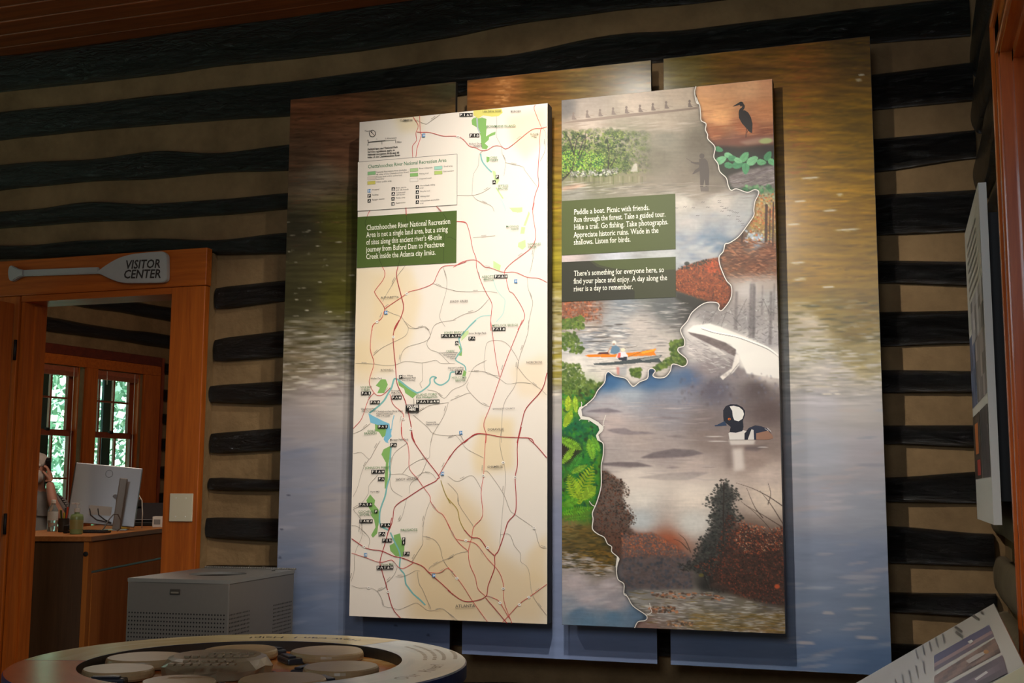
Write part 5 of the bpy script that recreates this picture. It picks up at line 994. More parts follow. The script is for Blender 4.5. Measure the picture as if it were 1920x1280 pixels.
ci.poly([(1359,789),(1345,796),(1339.5,797),(1341,799),(1352,798.6),(1363,797.5)], (46, 62, 88)); ci.disc(1367.5, 785.5, 2.7, 2.2, (206, 110, 40)); ci.disc(1367.6, 785.6, 1.2, 1.0, (40, 24, 20))
ci.stroke([(1434,803),(1441,808),(1439,802),(1446,809)], 1.0, (206, 204, 204), False)
# the white river line with its widenings and side creeks
WL = (222, 216, 206)
ci.stroke(RIV, 1.7, WL)
for p in ([(1302.6,170),(1304,178),(1310.5,192),(1312,197),(1307,193)], [(1084,769),(1087,763),(1093,761),(1090,766),(1092,780),(1105,782),(1122,791),(1131.5,802),(1130,808),(1122,815),(1125,824),(1131.5,831),(1128,829),(1120,825),(1117.5,816),(1124,806),(1122,799),(1104,787),(1090,786),(1084,775)], [(1157,1042),(1161,1048),(1157.5,1062),(1157,1070),(1154.5,1062),(1156,1050)]): ci.poly(p, WL)
for p in ([(1089,766),(1091,757),(1090,753)], [(1092,763),(1101,759)], [(1086,788),(1090,784)], [(1104,785),(1104.5,791)], [(1130,803),(1132,790),(1136,778)], [(1131,799),(1134,797)], [(1105,939),(1110,946),(1116,949)], [(1213,1153),(1222,1147),(1220,1140),(1218,1130)], [(1170,1112),(1174,1114),(1176,1118)]): ci.stroke(p, 1.2, WL)
ci.build('silhouettes', M_PRINT, ph_t)
ct = Ink(PM, NRM, base=2.0e-3)
ct.poly([(1053.8,377),(1266.3,363.2),(1267,467),(1053.6,478.8)], (76, 84, 46)); ct.poly([(1053.4,491.5),(1267,481.3),(1267.4,557),(1053.3,566)], (62, 64, 44))
ct.poly([(1053.4,491.5),(1105,489),(1120,500),(1140,505),(1150,530),(1190,545),(1190,560),(1053.3,566)], (50, 50, 40)); ct.poly([(1110,488.7),(1267,481.3),(1267,505),(1200,508),(1150,503),(1125,497)], (74, 82, 46))
for tx, a, b in (('Paddle a boat. Picnic with friends.', (1076.3,402.3), (1217.8,393.5)), ('Run through the forest. Take a guided tour.', (1076.3,416.6), (1247.7,406)), ('Hike a trail. Go fishing. Take photographs.', (1076.3,430.8), (1252.9,420.3)), ('Appreciate historic ruins. Wade in the', (1076,445.3), (1234.8,436.2)), ('shallows. Listen for birds.', (1075.8,459), (1182.4,453)),
   ('There\u2019s something for everyone here, so', (1076.2,517.3), (1245.2,510)), ('find your place and enjoy. A day along the', (1076,531.8), (1251,525)), ('river is a day to remember.', (1075.8,546.2), (1186.6,541.7))):
    ct.text(tx, a, (232, 230, 214), h=14.2, p1=b, serif=True, bold=0.004)
ct.build('lettering', M_PRINT, ph_t)
# ------------------------------------------------------------------ paddle-shaped sign over the door
M_SIGN = plain('pale_grey_sign_paint', rgb(176, 176, 170), rough=0.45, noise=0.05, nscale=30)
sg = tag(empty('paddle_sign', tuple(onY(180, 515, -0.055))), 'pale grey paddle-shaped sign reading VISITOR CENTER over the door', 'sign')
so = np.array(sg.location)
blade = [(186,511),(196,503),(208,495),(222,487),(238,481),(256,477),(280,474.5),(305,472.5),(311,473.5),(316,478),(317.5,486),(317.5,520),(315,527),(308,530.5),(285,531),(255,531.5),(236,531),(222,528),(208,522.5),(196,516.5),(186,513)]
shaft = [(40,507),(100,504.5),(150,502.5),(187,501.5),(187,513.5),(150,515),(100,516.5),(44,518.5)]
grip = [(22,499.5),(27,498.8),(34,503),(44,506.3),(48,507),(48,518),(42,519.5),(34,524),(28,527.8),(22.5,526.5),(20,520),(19.5,508)]
def sign_part(name, pts, y0, y1, mat, bev=0.003):
    bm = bmesh.new(); f = [onY(x, y, -0.055)-so for x, y in pts]
    vs = [bm.verts.new((p[0], y0, p[2])) for p in f]; fc = bm.faces.new(vs); bmesh.ops.recalc_face_normals(bm, faces=[fc])
    r = bmesh.ops.extrude_face_region(bm, geom=[fc]); bmesh.ops.translate(bm, vec=(0, y1-y0, 0), verts=[g for g in r['geom'] if isinstance(g, bmesh.types.BMVert)])
    bmesh.ops.recalc_face_normals(bm, faces=bm.faces)
    if bev: bmesh.ops.bevel(bm, geom=bm.edges[:], offset=bev, segments=2, affect='EDGES')
    me = bpy.data.meshes.new(name); bm.to_mesh(me); bm.free(); me.materials.append(mat)
    o = bpy.data.objects.new(name, me); COL.objects.link(o); o.parent = sg; return o
sign_part('blade', smooth_path(blade+[blade[0]], 2)[:-1], -0.02, 0.006, M_SIGN); sign_part('shaft', shaft, -0.014, 0.006, M_SIGN, 0.004); sign_part('grip', smooth_path(grip+[grip[0]], 2)[:-1], -0.02, 0.006, M_SIGN, 0.004)
si = Ink(lambda x, y: onY(x, y, -0.0756)-so, (0, -1, 0))
si.text('VISITOR', (234.5,503.8), (52, 46, 42), h=22.5, p1=(300.5,501.5), bold=0.022, shear=0.2); si.text('CENTER', (231,521.6), (52, 46, 42), h=22.5, p1=(301.5,520.5), bold=0.022, shear=0.2)
si.build('lettering', print_mat('sign_ink', 0.5), sg)

# ------------------------------------------------------------------ blank switch plate on the casing
pc = onY(340, 951, -0.044)
sp = tag(empty('blank_wall_plate', tuple(pc)), 'cream blank double wall plate on the orange door casing', 'wall plate')
MB().box((-0.061, -0.005, -0.064), (0.061, 0.003, 0.064), bev=0.0025).build('plate', plain('cream_plastic', rgb(214, 204, 176), 0.4), sp)
for xx in (-0.026, 0.026):
    for zz in (-0.042, 0.042): MB().lathe([(0.0035, 0), (0.0035, 0.0015), (0.001, 0.002)], 10, M=Matrix.Translation((xx, -0.005, zz)) @ Matrix.Rotation(math.pi/2, 4, 'X')).build('screw', M_WHITE, sp)

# ------------------------------------------------------------------ grey perforated trash can
TH = 0.93
fl_, fr_, br_, bl_ = [onZ(x, y, TH)[:2] for x, y in ((240,1083),(425,1087.5),(516.5,1066),(358,1060.5))]
ex = fr_-fl_; wT = 0.43; ex = ex/np.linalg.norm(ex); ey = np.array([-ex[1], ex[0]]); dT = 0.60
bin_ = tag(empty('trash_can', (fl_[0], fl_[1], 0), math.atan2(ex[1], ex[0])), 'grey metal trash can with perforated sides and an oval top opening', 'trash can')
M_BIN = plain('grey_powder_coat', rgb(104, 99, 94), rough=0.42, spec=0.4, noise=0.05, nscale=60)
M_BINTOP = plain('grey_powder_coat_lid', rgb(118, 116, 112), rough=0.4, spec=0.5)
M_HOLE = plain('dark_perforation', rgb(28, 26, 24), rough=0.8)
MB().box((0, 0, 0.03), (wT, dT, TH-0.012), bev=0.004).build('body', M_BIN, bin_)
MB().box((0.02, 0.02, 0.0), (wT-0.02, dT-0.02, 0.03)).build('base', M_BLACK, bin_)
tp = MB(); n = 40; cxT, cyT, ra, rb = wT*0.53, dT*0.50, 0.115, 0.115
outer = []; inner = []
for k in range(n):
    a = 2*math.pi*k/n; c, s_ = math.cos(a), math.sin(a); t = min((wT/2+0.002)/abs(c) if abs(c) > 1e-6 else 9, (dT/2+0.002)/abs(s_) if abs(s_) > 1e-6 else 9)
    outer.append((wT/2+c*t, dT/2+s_*t)); inner.append((cxT+ra*c, cyT+rb*s_))
v = [(x, y, TH) for x, y in outer]+[(x, y, TH) for x, y in inner]+[(x, y, TH-0.014) for x, y in outer]+[(x, y, TH-0.014) for x, y in inner]
f = []
for k in range(n):
    q = (k+1) % n; f += [(k, q, n+q, n+k), (2*n+k, 3*n+k, 3*n+q, 2*n+q), (k, 2*n+k, 2*n+q, q), (n+k, n+q, 3*n+q, 3*n+k)]
tp.add(v, f); lid = tp.build('lid', M_BINTOP, bin_)
MB().lathe([(0.112, 0.0), (0.112, 0.002)], 32, c=(cxT, cyT, TH-0.0118)).build('opening', M_HOLE, lid)
MB().lathe([(0.008, 0), (0.007, 0.003)], 12, c=(wT-0.06, dT-0.08, TH)).build('rivet', M_BLACK, lid)
hg = MB()
for k in range(40): hg.tube([(0.01+k*wT/40, dT, TH+0.004), (0.01+(k+0.7)*wT/40, dT, TH+0.004)], 0.005, 6)
hg.build('piano_hinge', plain('steel_hinge', rgb(150, 148, 142), 0.4, 0.6), bin_)
def holes(face, u0, u1, du, z0, z1, dz):
    m = MB(); r = 0.0036
    for z in np.arange(z0, z1, dz):
        for u in np.arange(u0, u1, du):
            ring = [(u+r*math.cos(2*math.pi*k/6), z+r*math.sin(2*math.pi*k/6)) for k in range(6)]
            m.add([(a, -0.0006, b) if face == 'f' else (wT+0.0006, a, b) for a, b in ring], [tuple(range(6)) if face == 'r' else tuple(range(6))])
    return m
pf = holes('f', 0.012, wT-0.008, 0.0125, 0.1, 0.805, 0.0152).build('perforation', M_HOLE, bin_); pf['kind'] = 'stuff'
pf = holes('r', 0.012, 0.185, 0.0125, 0.1, 0.805, 0.0152).build('perforation', M_HOLE, bin_); pf['kind'] = 'stuff'
pf = holes('r', 0.40, dT-0.015, 0.0125, 0.1, 0.805, 0.0152).build('perforation', M_HOLE, bin_); pf['kind'] = 'stuff'
bd = MB().box((0.205-0.022, -0.004, 0.872), (0.205+0.022, 0, 0.892), bev=0.002).build('badge', plain('badge_dark', rgb(58, 52, 46), 0.5), bin_)
MB().box((0.205-0.016, -0.0052, 0.876), (0.205+0.016, -0.004, 0.882)).build('badge_mark', plain('badge_light', rgb(120, 112, 100), 0.5), bd)

# ------------------------------------------------------------------ round activity table
TC = np.array([-1.935, -1.495]); TZ = 0.75; RO, RI = 0.685, 0.485; TD = 0.036
tb = tag(empty('activity_table', (TC[0], TC[1], 0)), 'round activity table with printed rim and recessed tray of discs', 'table')
M_RIM = print_mat('glossy_printed_rim', rough=0.22, spec=0.35)
NAVY = plain('navy_edge_band', rgb(32, 52, 104), rough=0.3)
def ring(r0, r1, z, a0, a1, n):
    A = np.linspace(a0, a1, n+1); return [(r0*math.cos(a), r0*math.sin(a), z) for a in A]+[(r1*math.cos(a), r1*math.sin(a), z) for a in A], [(k, n+1+k, n+2+k, k+1) for k in range(n)]
def seam_angle(px, py): p = onZ(px, py, TZ)[:2]-TC; return math.atan2(p[1], p[0])
aR = seam_angle(742, 1201); aL = seam_angle(70, 1237) % (2*math.pi); aR2 = aR-1.9
sect = [(aR, aL, (206, 192, 150), (186, 164, 110), 71, 'wood-toned rim section'), (aL, aL+1.7, (206, 112, 58), (184, 92, 44), 72, 'orange-brown rim section'), (aL+1.7, aR+2*math.pi, (206, 212, 214), (184, 196, 202), 73, 'pale blue-white rim section')]
for a0, a1, c1, c2, sd, lb in sect:
    n = int((a1-a0)*40); m_r = 10
    A = np.linspace(a0+0.003, a1-0.003, n+1); Rv = np.linspace(RI, RO-0.004, m_r+1)
    v = [(r*math.cos(a), r*math.sin(a), TZ) for r in Rv for a in A]; f = [(j*(n+1)+k, (j+1)*(n+1)+k, (j+1)*(n+1)+k+1, j*(n+1)+k+1) for j in range(m_r) for k in range(n)]
    me = bpy.data.meshes.new('rim_section'); me.from_pydata(v, [], f); me.materials.append(M_RIM)
    nz = fbm(m_r, n, 14, 1.5, sd).ravel(); nz = np.clip((nz-nz.min())/(np.ptp(nz)+1e-9), 0, 1)[:, None]
    ink_attr(me, s2l((np.array(c1)*(1-nz)+np.array(c2)*nz)/255.0)); me.update()
    o = bpy.data.objects.new('rim_section', me); COL.objects.link(o); o.parent = tb; o['label'] = lb
mb = MB().lathe([(RO, -0.045), (RO, -0.004), (RO-0.004, -0.0006), (RI, -0.0006), (RI, -TD-0.004)], 128, c=(0, 0, TZ), closed=False); mb.build('rim_edge', NAVY, tb, smooth=False)
MB().lathe([(RI-0.001, -TD), (RI-0.001, -0.001)], 128, c=(0, 0, TZ), closed=False).build('tray_wall', plain('dark_tray_wall', rgb(44, 40, 36), 0.4), tb)
nT = 60; uu = np.linspace(-RI, RI, nT+1); gx, gy = np.meshgrid(uu, uu); ff = []; 
for i in range(nT):
    for j in range(nT):
        if math.hypot((uu[i]+uu[i+1])/2, (uu[j]+uu[j+1])/2) < RI+0.012: ff.append((j*(nT+1)+i, j*(nT+1)+i+1, (j+1)*(nT+1)+i+1, (j+1)*(nT+1)+i))
me = bpy.data.meshes.new('tray_floor'); me.from_pydata([(float(a), float(b), TZ-TD+0.001) for a, b in zip(gx.ravel(), gy.ravel())], [], ff); me.materials.append(M_RIM)
nz = fbm(nT, nT, 9, 6, 77); nz = (nz-nz.min())/np.ptp(nz); pal = np.array([(130, 66, 28), (190, 104, 44), (214, 152, 80), (236, 200, 140)])/255.0
fc = []
for (a, b, c, d) in ff:
    j, i = divmod(a, nT+1); t = nz[min(j, nT-1), min(i, nT-1)]*2.99; k = int(t); fc.append(s2l(pal[k]*(1-(t-k))+pal[k+1]*(t-k)))
ink_attr(me, fc); me.update(); o = bpy.data.objects.new('tray_floor', me); COL.objects.link(o); o.parent = tb
MB().lathe([(0.30, 0.0), (0.32, 0.02), (0.30, 0.05), (0.26, 0.08), (0.26, 0.60), (0.45, 0.66), (RO-0.02, 0.70), (RO-0.02, 0.705)], 64).build('pedestal', plain('dark_pedestal', rgb(30, 30, 34), 0.5), tb, smooth=False)
# print on the rim: arcs of small text and the two legible phrases
def rim_ink(z):
    return Ink(lambda a, r: np.array([r*math.cos(a), r*math.sin(a), z]), (0, 0, 1), base=3e-4)
ri = rim_ink(TZ)
def rim_word(s, a_c, r, h, col, flip):
    v, f = glyphs(s, False, 0.004, 0.0); w_ = v[:, 0].max()
    pts = []
    for x, y in v:
        if flip: a = a_c-(x-w_/2)*h/r; rr = r+(y-0.35)*h      # read from outside the table, on the wall side
        else: a = a_c+(x-w_/2)*h/r; rr = r-(y-0.35)*h
        pts.append((rr*math.cos(a), rr*math.sin(a), TZ))
    ri._add(np.array(pts), f, col)
def rim_at(px, py): p = onZ(px, py, TZ)[:2]-TC; return math.atan2(p[1], p[0]), np.hypot(*p)
for wd, (px, py) in (('How', (672,1193.5)), ('Can', (606,1191)), ('I', (565,1190.6)), ('Help?', (503,1191.5))):
    a, r = rim_at(px, py); rim_word(wd, a, 0.585, 0.056, (58, 46, 32), False)
for wd, (px, py) in (('Our', (738,1266)), ('River?', (797,1252))):
    a, r = rim_at(px, py); rim_word(wd, a, 0.60, 0.062, (120, 120, 118), False)
for (pa, pb) in (((760,1212),(795,1238)), ((776,1210),(812,1238)), ((815,1217),(830,1238)), ((845,1220),(852,1236))):
    (a, r0), (b, r1) = rim_at(*pa), rim_at(*pb)
    A = np.linspace(a, b, 10); Rr_ = np.linspace(r0, r1, 10)
    for i in range(9):
        t0, t1 = A[i], A[i]+(A[i+1]-A[i])*0.8
        ri._add(np.array([((Rr_[i]+d)*math.cos(t), (Rr_[i]+d)*math.sin(t), TZ) for t, d in ((t0, -.006), (t0, .006), (t1, .006), (t1, -.006))]), [(0, 1, 2, 3)], (150, 152, 148))
ri.build('rim_lettering', M_RIM, tb)
# hinged discs and the centre stone rest in the tray
M_DISC = plain('beige_resin_disc', rgb(166, 142, 104), rough=0.35, spec=0.45, noise=0.14, nscale=14, bump=0.06, bscale=30)
M_BAR = plain('slate_hinge_bar', rgb(46, 50, 58), rough=0.3, spec=0.5)
DT = TZ-0.002
disc_labels = ['beige disc by the orange-brown rim section, its hinge bar toward the centre stone', 'beige disc beyond the orange-brown rim, beside the wooden rim section', 'beige disc next to the wooden rim, behind the lettered centre stone', 'beige disc under the rim words, near the pale blue rim section', 'beige disc beside the pale blue-white rim section', 'beige disc before the lettered stone toward the pale rim', 'beige disc before the lettered stone toward the orange rim']
for i, (px, py, r, bx, by) in enumerate(((158,1255,0.104,215,1268), (260,1229,0.119,322,1234), (452,1216,0.12,540,1216), (630,1216.5,0.124,590,1232), (640,1248,0.115,545,1255), (545,1277,0.12,500,1300), (262,1296,0.104,330,1294))):
    p = onZ(px, py, DT)[:2]; q = onZ(bx, by, DT-0.02)[:2]
    rc = np.hypot(*(p-TC)); lim = RI-r*1.07-0.006
    if rc > lim: p = TC+(p-TC)*lim/rc
    if i >= 5: q = p+np.array([-(p-TC)[1], (p-TC)[0]])*(1 if i == 5 else -1)*(1 if i == 5 else -1)
    d = tag(empty('hinged_disc', (p[0], p[1], TZ-TD+0.0025)), disc_labels[i], 'disc', 'hinged discs in the table tray')
    hD = DT-(TZ-TD+0.0025); rg = np.random.default_rng(800+i); ph = rg.uniform(0, 6, 3)
    prof = [(0.95, 0.003), (1.0, 0.010), (1.0, hD-0.012), (0.98, hD-0.004), (0.95, hD)]
    nn_ = 44; v = []; f = []
    for (s_, z) in prof:
        for k in range(nn_):
            a = 2*math.pi*k/nn_; w_ = 1+0.03*math.sin(2*a+ph[0])+0.018*math.sin(3*a+ph[1])+0.01*math.sin(5*a+ph[2]); v.append((r*s_*w_*math.cos(a), r*s_*w_*math.sin(a), z))
    for j in range(len(prof)-1):
        for k in range(nn_): f.append((j*nn_+k, j*nn_+(k+1) % nn_, (j+1)*nn_+(k+1) % nn_, (j+1)*nn_+k))
    f.append(tuple(range(nn_))[::-1]); f.append(tuple((len(prof)-1)*nn_+k for k in range(nn_)))
    meshobj('disc', v, f, M_DISC, d, smooth=False)
    dv = q-p; an = math.atan2(dv[1], dv[0]); Mx = Matrix.Rotation(an, 4, 'Z')
    MB().box((r*0.80, -0.055, 0.0), (r*1.26, 0.055, 0.020), bev=0.006, M=Mx).box((r*1.0, -0.04, 0.020), (r*1.2, 0.04, 0.026), bev=0.002, M=Mx).build('hinge_bar', M_BAR, d)
pS = onZ(408, 1241, TZ)[:2]
st = tag(empty('lettered_stone', (pS[0], pS[1], TZ-TD+0.0025)), 'faceted grey-beige stone with raised letter blocks at the table centre', 'stone')
M_STONE = plain('grey_beige_cast_stone', rgb(146, 132, 106), rough=0.3, spec=0.5, noise=0.1, nscale=10)
bm = bmesh.new(); nn_ = 18; rg = np.random.default_rng(9); rr0 = 0.168; HS = 0.056
lay = []
for (s_, z, jz) in ((0.97, 0.0, 0), (1.0, 0.026, 0.006), (0.88, HS-0.006, 0.0), (0.78, HS, 0)):
    lay.append([bm.verts.new(((rr0*s_*(1+0.035*rg.normal()*(jz > 0)))*math.cos(2*math.pi*k/nn_), (rr0*s_*(1+0.03*rg.normal()*(jz > 0)))*math.sin(2*math.pi*k/nn_), z+jz*rg.normal())) for k in range(nn_)])
for a, b in zip(lay[:-1], lay[1:]):
    for k in range(nn_): bm.faces.new((a[k], a[(k+1) % nn_], b[(k+1) % nn_], b[k]))
bm.faces.new(lay[-1]); bm.faces.new(lay[0][::-1])
me = bpy.data.meshes.new('stone_body'); bm.to_mesh(me); bm.free(); me.materials.append(M_STONE)
o = bpy.data.objects.new('stone_body', me); COL.objects.link(o); o.parent = st
for ly, (row, x0, cnt, gaps) in enumerate(((1249, 322, 8, (4,)), (1242, 350, 6, (2,)), (1233.5, 352, 8, ()), (1228, 398, 6, ()))):   # rows of raised letter blocks
    for k in range(cnt):
        px = x0+k*(15.5 if cnt == 8 else 15.0)+sum(6 for g in gaps if k >= g)
        q = onZ(px, row-k*0.15, TZ-TD+0.001+HS)[:2]-pS
        MB().box((-0.0085, -0.011, 0), (0.0085, 0.011, 0.007), bev=0.0015, M=Matrix.Translation((q[0], q[1], HS)) @ Matrix.Rotation(0.25, 4, 'Z')).build('letter_block', M_STONE, st)

# ------------------------------------------------------------------ slanted reading panel by the right wall
RA, RB, RC = np.array([0.25, -1.001, 0.954]), np.array([0.212, -2.30, 0.954]), np.array([-0.101, -1.001, 0.733])
uB = (RB-RA)/np.linalg.norm(RB-RA); dR = (RC-RA)-uB*((RC-RA)@uB); LR = np.linalg.norm(dR)+0.10; dR = dR/np.linalg.norm(dR)
nR = np.cross(dR, uB); nR = nR if nR[2] > 0 else -nR
def on_rail(px, py):
    d = ray(px, py); return CAM+d*(((RA-CAM)@nR)/(d@nR))
M_RAILP = plain('white_laminate', rgb(226, 222, 212), rough=0.25, spec=0.5); M_RAILC = plain('cream_laminate', rgb(222, 216, 178), rough=0.3)
def slab(t0, t1, th):
    v = [RA+uB*t+dR*L_-nR*h for L_ in (0, LR) for t in (t0, t1) for h in (0, th)]
    return v, [(0, 2, 6, 4), (1, 5, 7, 3), (0, 4, 5, 1), (2, 3, 7, 6), (0, 1, 3, 2), (4, 6, 7, 5)]
LW = float(np.linalg.norm(RB-RA))
rp = tag(empty('reading_panel', (0, 0, 0)), 'white slanted reading panel with bird photographs by the side wall', 'exhibit panel')
MB().add(*slab(0, LW, 0.012)).build('board', M_RAILP, rp)
MB().box((0.06, -2.0, 0), (0.16, -1.25, 0.80)).build('pedestal', M_BLACK, rp)
rk = Ink(on_rail, nR)
def para(quad, cols, rows, pic):
    a, b, c, d = [np.array(q, float) for q in quad]   # corners: start, along, across
    for i in range(cols):
        for j in range(rows):
            def at(u, v): return tuple((a*(1-u)+b*u)*(1-v)+(d*(1-u)+c*u)*v)
            rk.poly([at(i/cols, j/rows), at((i+1)/cols, j/rows), at((i+1)/cols, (j+1)/rows), at(i/cols, (j+1)/rows)], pic((i+.5)/cols, (j+.5)/rows))
def pic1(u, v):
    if v < 0.5: return np.array((92, 90, 128))*(1-0.3*u)+np.array((150, 150, 165))*0.3*u
    return np.array((178, 150, 150)) if 0.5 < v < 0.7 else np.array((120, 108, 122))
def pic2(u, v): return np.array((120, 96, 84))*(0.55+0.5*abs(math.sin(7*u+3*v)))+np.array((34, 26, 20))
def pic3(u, v): return np.array((128, 108, 122))*(0.85+0.2*math.sin(5*u+9*v))
para([(1751,1229),(1855,1171),(1864,1193),(1752,1258)], 14, 4, pic1); para([(1752,1268),(1866,1197),(1876,1223),(1752,1290)], 14, 4, pic2); para([(1752,1300),(1880,1229),(1890,1263),(1780,1320)], 12, 3, pic3)
rk.poly([(1815,1204),(1822,1200),(1826,1203),(1820,1208)], (232, 230, 226)); rk.poly([(1812,1240),(1830,1228),(1846,1222),(1850,1226),(1834,1236),(1818,1245)], (206, 196, 188)); rk.disc(1850, 1223, 5, 4, (206, 150, 80)); rk.poly([(1828,1274),(1850,1259),(1854,1262),(1832,1277)], (228, 224, 222)); rk.stroke([(1756,1266),(1784,1249)], 0.8, (220, 216, 210), False)
def lines_of(p0, step, n, ln, w, col):
    for i in range(n):
        a = np.array(p0)+np.array(step)*i
        for t in range(6): rk.stroke([a+np.array(ln)*(t/6), a+np.array(ln)*((t+0.72)/6)], w, col, False)
lines_of((1768,1189), (-12.6,7.3), 5, (4,18), 2.6, (120, 118, 114)); lines_of((1731,1240), (-13,8.5), 5, (4,24), 2.6, (128, 126, 122))
lines_of((1841,1147), (-4.5,9), 1, (2,6), 3.6, (70, 68, 60)); lines_of((1825,1155), (0,0), 1, (12,8), 5.0, (84, 82, 74)); lines_of((1792,1176), (0,0), 1, (12,10), 5.0, (84, 82, 74)); lines_of((1793,1186), (0,0), 1, (14,10), 5.5, (80, 78, 70))
rk.build('printed_sheet', print_mat('rail_print', 0.3), rp)
rp2 = tag(empty('reading_panel', (0, 0, 0)), 'cream slanted panel joined to the white reading panel', 'exhibit panel')
MB().add(*slab(LW+0.004, LW+0.8, 0.012)).build('board', M_RAILC, rp2); MB().box((0.04, -2.95, 0), (0.14, -2.45, 0.80)).build('pedestal', M_BLACK, rp2)

# ------------------------------------------------------------------ poster on the side wall
po = tag(empty('side_poster', (0.25, -0.78, 1.2)), 'white poster with photographs standing off the side wall', 'poster')
poz = np.array(po.location)
MB().box((0.0, -0.37, -0.015), (0.022, 0.37, 0.975)).build('board', plain('poster_white', rgb(214, 210, 202), 0.4), po)
MB().box((0.022, -0.30, 0.05), (0.10, 0.30, 0.90)).build('mounting_box', M_BLACK, po)
pk = Ink(lambda u, z: np.array([0.0, u, z]), (-1, 0, 0), base=4e-4)
for (u0, u1, z0, z1, c) in ((-0.37, 0.37, 0.62, 0.975, (186, 182, 176)), (-0.35, 0.06, 0.36, 0.62, (150, 140, 140)), (0.08, 0.35, 0.36, 0.60, (96, 104, 130)), (-0.35, -0.03, 0.12, 0.33, (60, 54, 52)), (0.0, 0.35, 0.12, 0.33, (70, 58, 48)), (-0.35, 0.2, 0.56, 0.70, (160, 156, 160))):
    for i in range(6):
        for j in range(4):
            k = np.array(c)*random.uniform(0.7, 1.2)
            pk.poly([(u0+(u1-u0)*i/6, z0+(z1-z0)*j/4), (u0+(u1-u0)*(i+1)/6, z0+(z1-z0)*j/4), (u0+(u1-u0)*(i+1)/6, z0+(z1-z0)*(j+1)/4), (u0+(u1-u0)*i/6, z0+(z1-z0)*(j+1)/4)], np.clip(k, 0, 255) if c[0] < 170 else c)
pk.poly([(0.1, 0.2), (0.25, 0.2), (0.25, 0.3), (0.1, 0.3)], (196, 110, 50)); pk.poly([(0.05, 0.13), (0.2, 0.13), (0.2, 0.18), (0.05, 0.18)], (176, 50, 36))
for j in range(7): pk.poly([(-0.2, 0.72+j*0.03), (0.25, 0.72+j*0.03), (0.25, 0.73+j*0.03), (-0.2, 0.73+j*0.03)], (140, 136, 132))
pk.build('printed_sheet', M_PRINT, po)
# ------------------------------------------------------------------ information counter in the visitor room
DA = math.atan2(-0.31, -0.95)            # counter runs parallel to the picture, 18 degrees off the log wall
DC = np.array([-4.41, 0.95])
D_M = Matrix.Translation((DC[0], DC[1], 0)) @ Matrix.Rotation(math.radians(18.1), 4, 'Z')   # local x to the right, local y away
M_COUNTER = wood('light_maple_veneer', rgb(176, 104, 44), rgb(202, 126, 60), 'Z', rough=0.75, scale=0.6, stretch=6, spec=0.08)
M_COUNTERD = wood('dark_shadowed_oak', rgb(74, 52, 32), rgb(92, 66, 42), 'Z', rough=0.5)  # dark brown wood of the counter body and end panel
M_CTOP = wood('counter_top_wood', rgb(150, 94, 48), rgb(176, 116, 64), 'Y', rough=0.6, spec=0.15)
ct_ = tag(empty('information_counter', (DC[0], DC[1], 0), math.radians(18.1)), 'maple-fronted information counter seen through the doorway', 'counter')
CZ = 1.0
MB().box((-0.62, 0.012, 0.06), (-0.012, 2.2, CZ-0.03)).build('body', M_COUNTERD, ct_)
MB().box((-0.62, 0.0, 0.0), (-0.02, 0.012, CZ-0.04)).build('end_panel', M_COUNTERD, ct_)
MB().box((-0.03, -0.004, 0.0), (0.0, 0.06, CZ-0.03), bev=0.003).build('corner_post', M_COUNTER, ct_)
MB().box((-0.012, 0.06, 0.80), (0.0, 2.2, CZ-0.035), bev=0.002).build('top_rail', M_COUNTER, ct_)
MB().box((-0.012, 0.07, 0.16), (0.002, 0.96, 0.785), bev=0.002).build('front_panel', M_COUNTER, ct_)
MB().box((-0.012, 0.97, 0.16), (0.002, 2.18, 0.785), bev=0.002).build('front_panel', M_COUNTER, ct_)
MB().box((-0.012, 0.06, 0.0), (0.0, 2.2, 0.15), bev=0.002).build('kick_rail', M_COUNTER, ct_)
MB().box((-0.64, -0.015, CZ-0.03), (0.015, 2.22, CZ), bev=0.003).build('counter_top', M_CTOP, ct_)
MB().lathe([(0.014, 0), (0.014, 0.006), (0.008, 0.008)], 14, M=Matrix.Translation((-0.015, -0.004, 0.9)) @ Matrix.Rotation(math.pi/2, 4, 'X')).build('cable_grommet', M_BLACK, ct_)
def dpt(px, py, z): return Vector(onZ(px, py, z))
tbl = tag(empty('side_table', tuple(D_M @ Vector((-1.0, 0.28, 0)))), 'brown wooden side table beside the counter, next to the door jamb', 'table')
tbl.rotation_euler = (0, 0, math.radians(18.1))
M_TBL = wood('mid_brown_table_wood', rgb(110, 66, 44), rgb(140, 88, 60), 'X', rough=0.45)
MB().box((-0.5, -0.25, 0.985), (0.35, 0.5, 1.01), bev=0.003).build('table_top', M_TBL, tbl)
MB().box((-0.46, -0.21, 0.82), (0.30, -0.18, 0.985)).box((-0.46, 0.43, 0.82), (0.30, 0.46, 0.985)).build('apron', M_TBL, tbl)
for lx in (-0.46, 0.20):
    for ly in (-0.22, 0.40): MB().box((lx, ly, 0), (lx+0.06, ly+0.06, 0.90), bev=0.004).build('leg', M_TBL, tbl)

